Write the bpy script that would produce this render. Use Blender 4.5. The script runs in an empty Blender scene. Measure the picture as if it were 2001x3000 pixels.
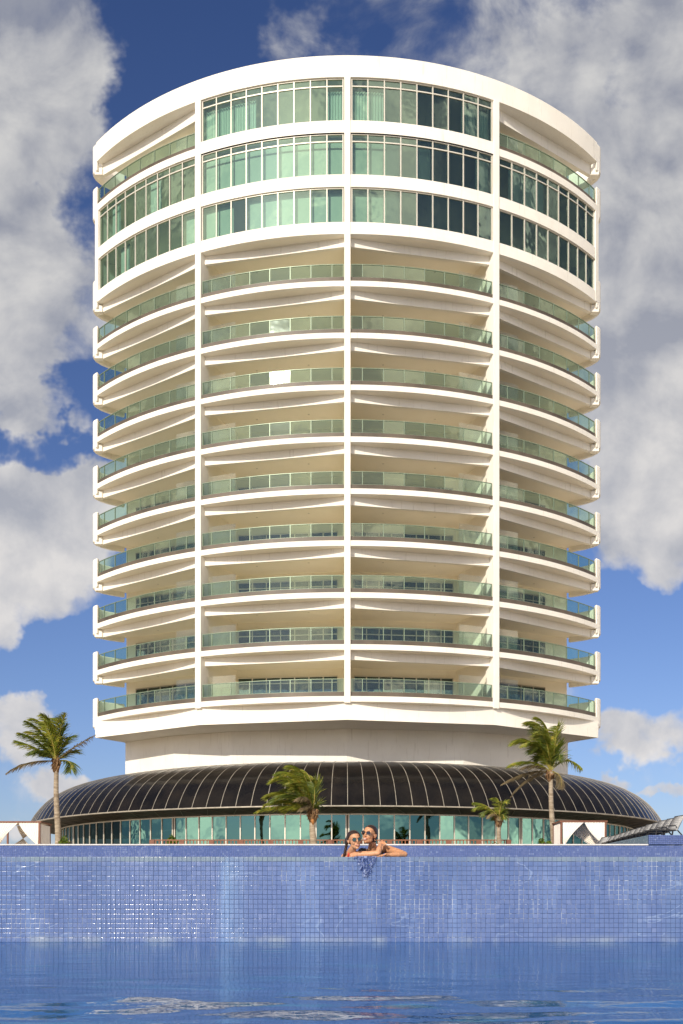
import bpy, bmesh, math, random
from mathutils import Vector, Matrix, noise as mnoise
random.seed(7)
sc = bpy.context.scene
COL = sc.collection
PI = math.pi
rad = math.radians

# ------------------------------------------------------------------ metrics
F = 3260.0                 # focal length of the view in photo pixels
U0, V0 = 1000.5, 2632.0    # principal column, horizon row
EYE = 0.522                # eye height above the lower pool water
WALLY = 13.3               # distance of the infinity edge
FARY = 34.0                # distance of the second pool wall
DECK = 2.17                # terrace level
def at(px, py, Y):
    return Vector(((px-U0)/F*Y, Y, EYE+(V0-py)/F*Y))

# ------------------------------------------------------------------ mesh builder
class MB:
    def __init__(s): s.v=[]; s.f=[]; s.c=[]
    def add(s, vs, fs):
        b=len(s.v); s.v+= [tuple(p) for p in vs]; s.f+=[tuple(i+b for i in f) for f in fs]
    def quad(s,a,b,c,d): s.add([a,b,c,d],[(0,1,2,3)])
    def box(s, x0,x1,y0,y1,z0,z1):
        s.add([(x0,y0,z0),(x1,y0,z0),(x1,y1,z0),(x0,y1,z0),(x0,y0,z1),(x1,y0,z1),(x1,y1,z1),(x0,y1,z1)],
              [(0,3,2,1),(4,5,6,7),(0,1,5,4),(1,2,6,5),(2,3,7,6),(3,0,4,7)])
    def prism(s, poly, z0, z1):
        n=len(poly); vs=[(p[0],p[1],z0) for p in poly]+[(p[0],p[1],z1) for p in poly]
        fs=[tuple(range(n-1,-1,-1)), tuple(range(n,2*n))]+[(i,(i+1)%n,(i+1)%n+n,i+n) for i in range(n)]
        s.add(vs,fs)
    def bar(s, a, b, w, d=None, up=(0,0,1)):
        a=Vector(a); b=Vector(b); d=d or w; t=(b-a).normalized(); u=Vector(up)
        if abs(t.dot(u))>.98: u=Vector((0,1,0))
        x=t.cross(u).normalized()*w/2; y=x.cross(t).normalized()*d/2
        vs=[a-x-y,a+x-y,a+x+y,a-x+y,b-x-y,b+x-y,b+x+y,b-x+y]
        s.add(vs,[(0,3,2,1),(4,5,6,7),(0,1,5,4),(1,2,6,5),(2,3,7,6),(3,0,4,7)])
    def tube(s, pts, rs, n=8, cap=True):
        pts=[Vector(p) for p in pts]
        if not hasattr(rs,'__len__'): rs=[rs]*len(pts)
        vs=[]; px=None
        for i,p in enumerate(pts):
            t=(pts[min(i+1,len(pts)-1)]-pts[max(i-1,0)]).normalized()
            if px is None:
                px=t.cross(Vector((0,1,0.01))).normalized() if abs(t.y)<.95 else t.cross(Vector((0,0,1))).normalized()
            px=(px-t*px.dot(t)).normalized(); py=t.cross(px)
            for k in range(n):
                a=2*PI*k/n; vs.append(p+(px*math.cos(a)+py*math.sin(a))*rs[i])
        fs=[]
        for i in range(len(pts)-1):
            for k in range(n):
                fs.append((i*n+k,i*n+(k+1)%n,(i+1)*n+(k+1)%n,(i+1)*n+k))
        if cap: fs+= [tuple(range(n-1,-1,-1)), tuple((len(pts)-1)*n+k for k in range(n))]
        s.add(vs,fs)
    def ball(s, c, r, nu=12, nv=8, rot=None):
        c=Vector(c); r=(r,r,r) if not hasattr(r,'__len__') else r
        vs=[];fs=[]
        for j in range(nv+1):
            ph=PI*j/nv
            for i in range(nu):
                th=2*PI*i/nu
                p=Vector((r[0]*math.sin(ph)*math.cos(th), r[1]*math.sin(ph)*math.sin(th), r[2]*math.cos(ph)))
                if rot: p=rot@p
                vs.append(c+p)
        for j in range(nv):
            for i in range(nu):
                fs.append((j*nu+i,(j+1)*nu+i,(j+1)*nu+(i+1)%nu,j*nu+(i+1)%nu))
        s.add(vs,fs)
    def build(s, name, mat, parent=None, smooth=False, recalc=True, merge=False):
        me=bpy.data.meshes.new(name); me.from_pydata(s.v,[],s.f)
        bm=bmesh.new(); bm.from_mesh(me)
        if merge: bmesh.ops.remove_doubles(bm, verts=bm.verts, dist=1e-5)
        if recalc: bmesh.ops.recalc_face_normals(bm, faces=bm.faces)
        bm.to_mesh(me); bm.free()
        if smooth:
            me.polygons.foreach_set('use_smooth',[True]*len(me.polygons))
            if smooth!=True: me.set_sharp_from_angle(angle=rad(smooth))
        me.materials.append(mat)
        o=bpy.data.objects.new(name, me); COL.objects.link(o)
        if parent: o.parent=parent
        return o
def tag(o, label=None, cat=None, group=None, kind=None):
    if label: o['label']=label
    if cat: o['category']=cat
    if group: o['group']=group
    if kind: o['kind']=kind
    return o
def empty(name, loc=(0,0,0), **k):
    o=bpy.data.objects.new(name,None); o.location=loc; o.empty_display_size=.2; COL.objects.link(o); return tag(o,**k)
def bevel(o,w,seg=2):
    m=o.modifiers.new('bevel','BEVEL'); m.width=w; m.segments=seg; m.limit_method='ANGLE'; m.angle_limit=rad(40); return o

# ------------------------------------------------------------------ materials
class NT:
    def __init__(s, nt): s.nt=nt; s.n=nt.nodes; s.l=nt.links
    def node(s, t, **kw):
        nd=s.n.new(t)
        for k,v in kw.items():
            if k=='ins':
                for kk,vv in v.items():
                    if isinstance(vv, bpy.types.NodeSocket): s.l.new(vv, nd.inputs[kk])
                    else: nd.inputs[kk].default_value=vv
            else: setattr(nd,k,v)
        return nd
    def math(s, op, a, b=0.0, clamp=False):
        return s.node('ShaderNodeMath', operation=op, use_clamp=clamp, ins={0:a,1:b}).outputs[0]
    def vmath(s, op, a, b=(0,0,0)):
        n=s.node('ShaderNodeVectorMath', operation=op, ins={0:a,1:b}); return n.outputs['Value'] if op in('DOT_PRODUCT','LENGTH') else n.outputs[0]
    def noise(s, vec, scale, detail=4, rough=.55, dist=0.0):
        return s.node('ShaderNodeTexNoise', ins={'Vector':vec,'Scale':scale,'Detail':detail,'Roughness':rough,'Distortion':dist}).outputs[0]
    def ramp(s, f, a, b, c0, c1):
        m=s.node('ShaderNodeMapRange', ins={'Value':f,'From Min':a,'From Max':b}, clamp=True).outputs[0]
        return s.mix(m,c0,c1)
    def mix(s, f, a, b, mode='MIX'):
        n=s.node('ShaderNodeMix', data_type='RGBA', blend_type=mode); 
        for k,v in ((0,f),(6,a),(7,b)):
            if isinstance(v, bpy.types.NodeSocket): s.l.new(v,n.inputs[k])
            else: n.inputs[k].default_value = v if k==0 else (tuple(v)+(1,))[:4]
        return n.outputs[2]
    def mapr(s, f, a, b, c=0.0, d=1.0, smooth=False):
        return s.node('ShaderNodeMapRange', interpolation_type='SMOOTHSTEP' if smooth else 'LINEAR', ins={'Value':f,'From Min':a,'From Max':b,'To Min':c,'To Max':d}).outputs[0]
    def mapping(s, vec, scale=(1,1,1), loc=(0,0,0)):
        return s.node('ShaderNodeMapping', ins={'Vector':vec,'Scale':scale,'Location':loc}).outputs[0]
def newmat(name):
    m=bpy.data.materials.new(name); m.use_nodes=True; m.node_tree.nodes.clear()
    t=NT(m.node_tree); out=t.node('ShaderNodeOutputMaterial'); t.out=out
    t.obj=t.node('ShaderNodeTexCoord').outputs['Object']
    t.pos=t.node('ShaderNodeNewGeometry').outputs['Position']
    return m,t
def pbr(name, col, rough=.6, col2=None, nscale=3.0, nstretch=(1,1,1), amt=1.0, bump=0.0, bscale=30, metallic=0, spec=.5, bdist=.01, n0=.35,n1=.65):
    m,t=newmat(name)
    p=t.node('ShaderNodeBsdfPrincipled', ins={'Roughness':rough,'Metallic':metallic,'Specular IOR Level':spec})
    if col2:
        f=t.noise(t.mapping(t.pos,nstretch),nscale,5,.6)
        c=t.ramp(f,n0,n1,col,col2); t.l.new(c,p.inputs['Base Color'])
    else: p.inputs['Base Color'].default_value=tuple(col)+(1,)
    if bump:
        b=t.node('ShaderNodeBump', ins={'Strength':bump,'Distance':bdist,'Height':t.noise(t.pos,bscale,4)})
        t.l.new(b.outputs[0],p.inputs['Normal'])
    t.l.new(p.outputs[0],t.out.inputs[0]); m['p']=1
    return m
def stucco(name, c0, c1, streak=(.45,.40,.31), samt=.35):
    m,t=newmat(name)
    p=t.node('ShaderNodeBsdfPrincipled', ins={'Roughness':.75,'Specular IOR Level':.25})
    base=t.ramp(t.noise(t.pos,.6,6,.6),.35,.65,c0,c1)
    fine=t.noise(t.mapping(t.pos,(7,7,.55)),1.0,6,.65)
    sm=t.mapr(fine,.58,.78,0,samt)
    spots=t.mapr(t.noise(t.pos,2.2,8,.75),.66,.76,0,.5)
    c=t.mix(sm,base,streak); c=t.mix(spots,c,(.5,.42,.32))
    t.l.new(c,p.inputs['Base Color'])
    b=t.node('ShaderNodeBump', ins={'Strength':.35,'Distance':.02,'Height':t.noise(t.pos,5,8,.6)})
    t.l.new(b.outputs[0],p.inputs['Normal']); t.l.new(p.outputs[0],t.out.inputs[0]); return m
M={}
M['stucco']=stucco('white_stucco',(.86,.82,.73),(.91,.875,.79),samt=.5)
M['ceil']=stucco('ceiling_plaster',(.90,.84,.71),(.93,.87,.75),samt=.12)
M['inner']=stucco('balcony_wall_plaster',(.90,.84,.71),(.93,.87,.75),samt=.12)
M['stone']=pbr('brown_stone',(.075,.058,.04),.5,(.14,.11,.08),.5,(1,1,.2),bump=.1)
M['metal_green']=pbr('aluminium_rail',(.22,.29,.20),.4,metallic=.2)
M['frame']=pbr('beige_window_frame',(.70,.66,.57),.4,(.62,.58,.49),.8,metallic=.2)
M['frame_dark']=pbr('grey_window_frame',(.42,.38,.32),.45,metallic=.2)
M['curtain']=pbr('pale_curtain',(.88,.90,.84),.9,(.74,.80,.74),4,(3,3,.15))
M['curtain_dark']=pbr('teal_curtain',(.06,.16,.16),.9,(.02,.06,.07),4,(3,3,.15))
M['blind']=pbr('roller_blind',(.80,.82,.74),.8,(.66,.70,.63),.6,(1,1,.6))
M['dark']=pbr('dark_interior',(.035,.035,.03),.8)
M['wood']=pbr('red_brown_timber',(.14,.05,.028),.55,(.22,.09,.05),8,(1,1,6))
M['wood_orange']=pbr('varnished_rail_timber',(.30,.11,.04),.45,(.18,.06,.028),3,(1,1,.6))
M['trunk']=None
def glass(name, tint, refl_tint, r0=.08, rough=.01, wav=.0, ior=1.6, haze=0.0, glow=0.0):
    m,t=newmat(name)
    nrm=None
    if wav:
        b=t.node('ShaderNodeBump', ins={'Strength':wav,'Distance':.05,'Height':t.noise(t.pos,.9,2)}); nrm=b.outputs[0]
    tr=t.node('ShaderNodeBsdfTransparent', ins={'Color':tuple(tint)+(1,)})
    gl=t.node('ShaderNodeBsdfGlossy', ins={'Color':tuple(refl_tint)+(1,),'Roughness':rough})
    fr=t.node('ShaderNodeFresnel', ins={'IOR':ior})
    if nrm: t.l.new(nrm,gl.inputs['Normal'])
    f=t.math('MAXIMUM',fr.outputs[0],r0)
    base=tr.outputs[0]
    if haze:
        d=t.node('ShaderNodeBsdfDiffuse', ins={'Color':(.75,.82,.76,1)})
        h=t.mapr(t.noise(t.mapping(t.pos,(2,2,5)),1.5,6,.7),.4,.75,haze*.4,haze)
        base=t.node('ShaderNodeMixShader', ins={0:h,1:tr.outputs[0],2:d.outputs[0]}).outputs[0]
    if glow:   # weak broad lobe added to spread the sun glare over the pane
        g2=t.node('ShaderNodeBsdfGlossy', ins={'Color':tuple(refl_tint)+(1,),'Roughness':.36})
        base=t.node('ShaderNodeMixShader', ins={0:glow,1:base,2:g2.outputs[0]}).outputs[0]
    mx=t.node('ShaderNodeMixShader', ins={0:f,1:base,2:gl.outputs[0]})
    t.l.new(mx.outputs[0],t.out.inputs[0]); return m
M['glass_rail']=glass('green_railing_glass',(.55,.76,.64),(.80,.97,.90),.08,.03,.12,haze=.03)
M['glass_win']=glass('green_window_glass',(.56,.74,.64),(.66,.9,.8),.15,.03,.15,glow=.022)
M['glass_door']=glass('patio_door_glass',(.60,.72,.68),(.7,.9,.9),.12,.02,.15)
M['glass_clear']=glass('clear_screen_glass',(.93,.95,.92),(1,1,1),.06,.02,haze=.10)
M['glass_pod_dark']=glass('dark_reflection_glass',(.06,.08,.07),(.35,.5,.45),.10,.012,.2)  # end panes: their dark reflection is put into the glass tint
M['glass_pod']=glass('teal_mirror_glass',(.07,.13,.10),(.20,.41,.375),.50,.012,.09)
def dome_mat():
    m,t=newmat('dark_dome_panels')
    p=t.node('ShaderNodeBsdfPrincipled', ins={'Metallic':.0,'Specular IOR Level':.15})
    c=t.ramp(t.noise(t.mapping(t.pos,(.8,.8,.8)),1.0,6,.6),.35,.7,(.005,.005,.006),(.016,.013,.011))
    sp=t.mapr(t.noise(t.pos,3.5,8,.8),.66,.75,0,.35)
    c=t.mix(sp,c,(.09,.08,.065))
    t.l.new(c,p.inputs['Base Color'])
    t.l.new(t.mapr(t.noise(t.pos,1.2,5),.3,.7,.14,.26),p.inputs['Roughness'])
    b=t.node('ShaderNodeBump', ins={'Strength':.22,'Distance':.06,'Height':t.noise(t.pos,.9,3)})
    t.l.new(b.outputs[0],p.inputs['Normal']); t.l.new(p.outputs[0],t.out.inputs[0]); return m
M['dome']=dome_mat()
M['rib']=pbr('weathered_rib_metal',(.26,.235,.19),.5,(.42,.38,.31),2.5,metallic=.2)
M['soffit']=pbr('dark_soffit_metal',(.014,.011,.007),.5,(.026,.02,.012),.8,spec=.2)
M['soffit_strut']=pbr('bronze_strut',(.09,.07,.045),.4)
M['canvas']=pbr('cream_curtain_cloth',(.88,.84,.77),.9,(.80,.75,.67),3,(6,6,.6),bump=.2,bscale=8,bdist=.03)
M['sling']=pbr('grey_sling_fabric',(.36,.36,.355),.7,(.44,.44,.43),6)
M['cushion']=pbr('white_towel',(.8,.8,.8),.9)
M['black']=pbr('black_frame',(.02,.02,.022),.35)
M['planter']=pbr('dark_planter',(.07,.07,.075),.7,(.11,.11,.11),5)
def leafmat(name,c0,c1,c2):
    m,t=newmat(name)
    p=t.node('ShaderNodeBsdfPrincipled', ins={'Roughness':.45,'Specular IOR Level':.4})
    f=t.noise(t.pos,1.6,4,.7)
    c=t.ramp(f,.35,.65,c0,c1); c=t.mix(t.mapr(t.noise(t.pos,5,3),.55,.7),c,c2)
    t.l.new(c,p.inputs['Base Color'])
    tl=t.node('ShaderNodeBsdfTranslucent'); t.l.new(c,tl.inputs['Color'])
    mx=t.node('ShaderNodeMixShader', ins={0:.25,1:p.outputs[0],2:tl.outputs[0]})
    t.l.new(mx.outputs[0],t.out.inputs[0]); return m
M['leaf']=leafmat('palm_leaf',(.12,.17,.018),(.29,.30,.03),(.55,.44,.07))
M['leaf_dark']=leafmat('palm_leaf_shaded',(.06,.10,.014),(.14,.18,.022),(.32,.28,.04))  # darker copy of the palm leaf, shade put into the colour
M['leaf_dry']=leafmat('palm_leaf_dry',(.16,.12,.06),(.26,.20,.11),(.10,.10,.04))
M['bush']=leafmat('shrub_leaf',(.05,.11,.012),(.13,.20,.02),(.20,.27,.03))
def trunkmat():
    m,t=newmat('palm_bark')
    p=t.node('ShaderNodeBsdfPrincipled', ins={'Roughness':.85})
    w=t.noise(t.mapping(t.pos,(2,2,11)),1.0,4,.6)
    c=t.ramp(w,.35,.65,(.20,.15,.10),(.42,.35,.26))
    t.l.new(c,p.inputs['Base Color'])
    b=t.node('ShaderNodeBump', ins={'Strength':.6,'Distance':.03,'Height':w}); t.l.new(b.outputs[0],p.inputs['Normal'])
    t.l.new(p.outputs[0],t.out.inputs[0]); return m
M['trunk']=trunkmat()
M['husk']=pbr('palm_husk',(.16,.08,.035),.9,(.32,.20,.10),14,(1,1,.6),bump=.6,bscale=20)
M['husk_orange']=pbr('palm_husk_orange',(.45,.18,.04),.8,(.3,.14,.05),14)
M['rachis']=pbr('palm_rachis',(.30,.28,.05),.5,(.36,.25,.07),3)

# tiles: per tile colour comes from the mesh, water streaks from noise
def tilemat(name, tint, streaks=True):
    m,t=newmat(name)
    p=t.node('ShaderNodeBsdfPrincipled', ins={'Specular IOR Level':.6,'IOR':1.5})
    a=t.node('ShaderNodeAttribute', attribute_name='tile').outputs['Fac']
    c=t.ramp(a,0.0,1.0,tint[0],tint[1])
    c=t.mix(t.mapr(a,.93,1.0),c,tint[2])
    if streaks:
        s=t.noise(t.mapping(t.pos,(2.6,1,.22)),1.0,6,.6)
        c=t.mix(t.mapr(s,.52,.72,0,.55),c,(.22,.34,.60))
        s2=t.noise(t.mapping(t.pos,(1.1,1,.10),(5,0,0)),1.0,3,.5)
        c=t.mix(t.mapr(s2,.55,.68,0,.35),c,(.19,.33,.50))
        s3=t.noise(t.mapping(t.pos,(.9,1,.5),(9,0,3)),1.0,4,.5)
        c=t.mix(t.mapr(s3,.50,.66,0,.5),c,(.07,.125,.30))
        # thin caustic threads of light, painted into the tile colour
        wv=t.noise(t.mapping(t.pos,(1.0,1,2.4),(2,0,1)),1.0,3,.5,.8)
        th=t.math('SUBTRACT',1.0,t.mapr(t.math('ABSOLUTE',t.math('SUBTRACT',wv,.5)),0,.012))
        c=t.mix(t.math('MULTIPLY',th,t.mapr(t.noise(t.pos,1.2,2),.5,.6,0,.35)),c,(.4,.52,.72))
        # pale deposit rows under the lip and above the water
        z=t.node('ShaderNodeSeparateXYZ', ins={0:t.pos}).outputs[2]
        nn=t.noise(t.mapping(t.pos,(1.5,1,1)),1.6,4)
        k=t.math('MULTIPLY',t.mapr(z,.955,.965),t.mapr(nn,.4,.6,.3,.9))
        c=t.mix(k,c,(.20,.27,.33))
        k2=t.math('MULTIPLY',t.mapr(z,.10,.035),t.mapr(nn,.48,.68,0,.55))
        c=t.mix(k2,c,(.34,.40,.44))
    t.l.new(c,p.inputs['Base Color'])
    t.l.new(t.mapr(t.noise(t.pos,3,3),.3,.7,.10,.26),p.inputs['Roughness'])
    t.l.new(t.mapr(t.node('ShaderNodeSeparateXYZ', ins={0:t.pos}).outputs[0],-4.3,-2.3,.12,.55,True),p.inputs['Specular IOR Level'])
    b=t.node('ShaderNodeBump', ins={'Strength':.35,'Distance':.004,'Height':t.noise(t.mapping(t.pos,(22,22,9)),1.0,4,.6)})
    xz=t.math('ABSOLUTE',t.math('ADD',t.node('ShaderNodeSeparateXYZ', ins={0:t.pos}).outputs[0],1.75))
    zn=t.mapr(xz,.3,1.6,.62,.06,True)
    rv=t.math('MULTIPLY',t.noise(t.mapping(t.pos,(55,1,3)),1.0,2,.5),t.math('MULTIPLY',zn,t.mapr(t.noise(t.mapping(t.pos,(1.2,1,1.4),(1.5,0,0)),1.0,3),.42,.6,.35,1)))
    b=t.node('ShaderNodeBump', ins={'Strength':1.0,'Distance':.010,'Height':rv,'Normal':b.outputs[0]})
    t.l.new(b.outputs[0],p.inputs['Normal']); t.l.new(p.outputs[0],t.out.inputs[0]); return m
M['tile']=tilemat('blue_mosaic_tile',((.112,.172,.365),(.130,.190,.39),(.16,.22,.42)))
M['tile_far']=tilemat('blue_mosaic_tile_far',((.08,.125,.31),(.115,.16,.36),(.17,.23,.42)),False)
M['tile_grey']=tilemat('grey_blue_mosaic_tile',((.10,.16,.24),(.15,.23,.30),(.25,.33,.38)),False)
def groutmat():
    m,t=newmat('blue_grout')
    p=t.node('ShaderNodeBsdfPrincipled', ins={'Roughness':.4})
    f=t.noise(t.mapping(t.pos,(.55,1,.9),(3,0,0)),1.0,3,.6); g=t.noise(t.mapping(t.pos,(17.6,1,2.2)),1.0,4,.7)
    k=t.math('MULTIPLY',t.mapr(f,.50,.62),t.mapr(g,.45,.60,0,.9))
    c=t.mix(k,(.035,.07,.17),(.50,.56,.64)); t.l.new(c,p.inputs['Base Color']); t.l.new(p.outputs[0],t.out.inputs[0]); return m
M['grout']=groutmat()
M['coping']=pbr('white_coping',(.72,.70,.68),.6,(.6,.58,.56),4)
M['deck']=pbr('terrace_stone',(.50,.42,.31),.8,(.58,.49,.37),1.5)
M['sand']=pbr('pale_sand',(.46,.42,.33),.9,(.52,.47,.38),.3)

def watermat(name, deep, rough=.015, b=True):
    m,t=newmat(name)
    p=t.node('ShaderNodeBsdfDiffuse')
    n1=t.noise(t.mapping(t.pos,(.9,1.3,1)),.8,3,.5)
    c=t.ramp(n1,.35,.7,deep[0],deep[1])
    n2=t.noise(t.mapping(t.pos,(.8,2.2,1)),1.3,4,.6,.6)
    c=t.mix(t.mapr(n2,.57,.72,0,.7),c,deep[2])
    t.l.new(c,p.inputs['Color'])
    h2=t.noise(t.mapping(t.pos,(1.3,1.0,1)),9.0,3,.5,.3)
    bu=t.node('ShaderNodeBump', ins={'Strength':1.0,'Distance':.0015,'Height':h2})
    gl=t.node('ShaderNodeBsdfGlossy', ins={'Roughness':rough,'Color':(.93,.96,1,1)}); t.l.new(bu.outputs[0],gl.inputs['Normal'])
    fr=t.node('ShaderNodeFresnel', ins={'IOR':1.33}); t.l.new(bu.outputs[0],fr.inputs['Normal'])
    mx=t.node('ShaderNodeMixShader', ins={0:t.math('MULTIPLY',fr.outputs[0],.78),1:p.outputs[0],2:gl.outputs[0]}); t.l.new(mx.outputs[0],t.out.inputs[0]); return m
M['water']=watermat('pool_water',((.006,.07,.23),(.010,.105,.31),(.02,.27,.40)))
M['sea']=watermat('sea_water',((.01,.10,.16),(.02,.16,.22),(.03,.2,.25)),.08)

# ------------------------------------------------------------------ setting
def sheet(name,x0,x1,y0,y1,z,mat):
    b=MB(); b.quad((x0,y0,z),(x1,y0,z),(x1,y1,z),(x0,y1,z)); return tag(b.build(name,mat),kind='structure')
sheet('ground',-4000,4000,-4000,4000,-.9,M['sand'])
sheet('sea',-4000,4000,-4000,-60,-.85,M['sea'])
def pool_surface():
    b=MB(); x0,x1,y0,y1=-4.6,4.6,3.2,WALLY; dx,dy=.034,.022
    nx=int((x1-x0)/dx); ny=int((y1-y0)/dy)
    def ss(t): t=max(0,min(1,t)); return t*t*(3-2*t)
    for j in range(ny+1):
        y=y0+(y1-y0)*j/ny; near=1-ss((y-4.4)/4.2)
        ey=min(1,(y-y0)/.3)
        for i in range(nx+1):
            x=x0+(x1-x0)*i/nx
            e=min(1,(x-x0)/.3,(x1-x)/.3)*ey
            if e<=0: b.v.append((x,y,0)); continue
            z=.0150*near*mnoise.noise(Vector((x*.9+3,y*1.5,1.7)))
            z+=(.0019+.0068*near)*mnoise.noise(Vector((x*2.3,y*3.6+2,5.1)))
            z+=(.0007+.0009*near)*mnoise.noise(Vector((x*6.5,y*8.5,9.3)))
            b.v.append((x,y,z*e))
    for j in range(ny):
        for i in range(nx):
            a=j*(nx+1)+i; b.f.append((a,a+1,a+nx+2,a+nx+1))
    for (a0,a1,c0,c1) in ((-19.8,x0,-7.8,WALLY),(x1,19.8,-7.8,WALLY),(x0,x1,-7.8,y0)):
        b.quad((a0,c0,0),(a1,c0,0),(a1,c1,0),(a0,c1,0))
    return tag(b.build('pool_water',M['water'],smooth=True,recalc=False),kind='structure')
pool_surface()
b=MB()
b.box(-20.6,-19.8,-8.6,FARY,-.88,.12); b.box(19.8,20.6,-8.6,FARY,-.88,.12); b.box(-19.8,19.8,-8.6,-7.8,-.88,.12)
tag(b.build('pool_surround',M['coping']),kind='structure')
# upper pool basin and its water, right behind the infinity edge
sheet('upper_pool_water',-19.8,19.8,WALLY+.012,FARY,1.012,M['water'])

def tile_wall(mb, origin, du, n, m, pitch, gap, dn, rng, attr, z_off=0, tilt=.016, dv=Vector((0,0,1))):
    """n columns by m rows of real pillow-edged tiles; du along the wall, dn the outward normal"""
    g=gap/2
    for j in range(m):
        rt=rng.gauss(0,.006)
        for i in range(n):
            o=origin+du*(i*pitch)+dv*(j*pitch)
            tx=rng.gauss(0,tilt); ty=rng.gauss(0,tilt)+rt
            def P(u,v,h):
                hh=h+ (u-pitch/2)*tx+(v-pitch/2)*ty
                return o+du*u+dv*v+dn*hh
            b0=len(mb.v)
            jx=rng.gauss(0,.0006); jy=rng.gauss(0,.0006)
            def ring(ins,h):
                a=g+ins; c=pitch-g-ins
                return [P(a+jx,a+jy,h),P(c+jx,a+jy,h),P(c+jx,c+jy,h),P(a+jx,c+jy,h)]
            vs=ring(0,-.002)+ring(.0008,.0018)+ring(.0046,.0028)
            mb.v+=[tuple(p) for p in vs]
            for a in (0,4):
                for k in range(4):
                    mb.f.append((b0+a+k,b0+a+(k+1)%4,b0+a+4+(k+1)%4,b0+a+4+k))
            mb.f.append((b0+8,b0+9,b0+10,b0+11))
            r=rng.random(); attr+= [r]*12
def tiles_obj(mb,attr,name,mat,parent):
    o=mb.build(name,mat,parent,smooth=False,recalc=False)
    at_=o.data.attributes.new('tile','FLOAT','POINT'); at_.data.foreach_set('value',attr)
    o.data.update(); return o
rng=random.Random(3)
PT=.0567
wall=empty('pool_wall',(0,WALLY,0)); tag(wall,'blue mosaic infinity edge wall rising from the lower pool, the women lean on it','wall')
b=MB(); b.box(-19.8,19.8,0,.30,-1.0,1.0165); b.build('wall_core',M['grout'],wall)
b=MB(); at_l=[]
tile_wall(b,Vector((-9.9,-.001,1.0195-18*PT)),Vector((1,0,0)),350,18,PT,.0042,Vector((0,-1,0)),rng,at_l)
tiles_obj(b,at_l,'tile_face',M['tile'],wall)
b=MB(); at_l=[]
tile_wall(b,Vector((-9.9,.003,1.0165)),Vector((1,0,0)),350,5,PT,.004,Vector((0,0,1)),rng,at_l,dv=Vector((0,1,0)),tilt=.005)
tiles_obj(b,at_l,'tile_rim',M['tile'],wall)
# wet film running over the lip
fw=empty('pool_wall',(0,FARY,0)); tag(fw,'second blue mosaic pool wall with white coping line, holding up the terrace behind the women','wall')
b=MB(); b.box(-19.8,19.8,0,.35,0,DECK-.03); b.build('wall_core',M['grout'],fw)
b=MB(); at_l=[]
tile_wall(b,Vector((-16,-.001,DECK-.035-14*PT)),Vector((1,0,0)),565,14,PT,.005,Vector((0,-1,0)),rng,at_l,tilt=.02)
tiles_obj(b,at_l,'tile_face',M['tile_far'],fw)
b=MB(); b.box(-19.8,9.37,-.03,.38,DECK-.03,DECK+.012); bevel(b.build('coping',M['coping'],fw),.006)
b=MB(); b.box(-70,70,FARY+.35,150,-.88,DECK); tag(b.build('terrace_ground',M['deck']),kind='structure')
# raised bay of the pool terrace at the right
JX=9.38; JY=FARY; PLAT=DECK+.29
jw=empty('raised_terrace_bay',(JX,JY,0)); tag(jw,'low blue mosaic platform raised above the coping, carrying the row of sun loungers','platform')
b=MB(); b.box(0,14,.0,30,DECK-.02,PLAT-.006); b.build('platform_core',M['grout'],jw)
b=MB(); at_l=[]
tile_wall(b,Vector((.002,-.034,PLAT-5*PT-.002)),Vector((1,0,0)),180,5,PT,.005,Vector((0,-1,0)),rng,at_l,tilt=.02)
tiles_obj(b,at_l,'tile_face',M['tile_far'],jw)
b=MB(); at_l=[]
tile_wall(b,Vector((-.001,14.0,PLAT-5*PT-.002)),Vector((0,-1,0)),246,5,PT,.005,Vector((-1,0,0)),rng,at_l,tilt=.01)
tiles_obj(b,at_l,'tile_side',M['tile_grey'],jw)

# ------------------------------------------------------------------ tower
CX,CY=.35,87.8
RF=21.8
TB=rad(24.7)                 # angular width of one bay
R0=13.06                     # lowest handrail height above the eye
ST=3.08
tower=empty('hotel_tower',(CX,CY,DECK)); tag(tower,'tall white curved hotel tower with stacked green glass balconies','hotel tower')
OX,OY,OZ=CX,CY,DECK
def cyl(r,th): return (r*math.sin(th), -r*math.cos(th))
def H(h): return h+EYE-OZ    # local z from height above the eye
def arcbox(b,r0,r1,t0,t1,z0,z1,n=12):
    vs=[]; fs=[]
    for i in range(n+1):
        t=t0+(t1-t0)*i/n
        a=cyl(r0,t); c=cyl(r1,t)
        vs+=[(a[0],a[1],z0),(c[0],c[1],z0),(c[0],c[1],z1),(a[0],a[1],z1)]
    for i in range(n):
        o=i*4
        for k in range(4): fs.append((o+k,o+(k+1)%4,o+4+(k+1)%4,o+4+k))
    fs+=[(3,2,1,0),(n*4,n*4+1,n*4+2,n*4+3)]
    b.add(vs,fs)
# plan points, relative to the circle centre
def rel(x,Y): return (x, Y-CY)
CORE=[(-15.1,76.3),(-7.4,72.2),(0,71.3),(7.4,72.2),(15.1,76.3)]
CORE=[rel(*p) for p in CORE]
BASE=[rel(*p) for p in [(-15.05,75.7),(-11.3,72.7),(-7.4,70.9),(0,69.7),(7.4,70.9),(11.3,72.7),(15.05,75.7)]]
BELT=[cyl(RF-.14,k*TB) for k in (-2,-1,0,1,2)]
BACK=[(15.1,14),(-15.1,14)]
# core body behind the balconies
b=MB(); b.prism(CORE+BACK,H(10.7),H(49.3)); core=b.build('core_wall',M['inner'],tower)
# base walls
b=MB(); b.prism(BASE+[(15.05,13.9),(-15.05,13.9)],H(6.0),H(10.7)); b.build('base_wall',M['stucco'],tower)
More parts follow.
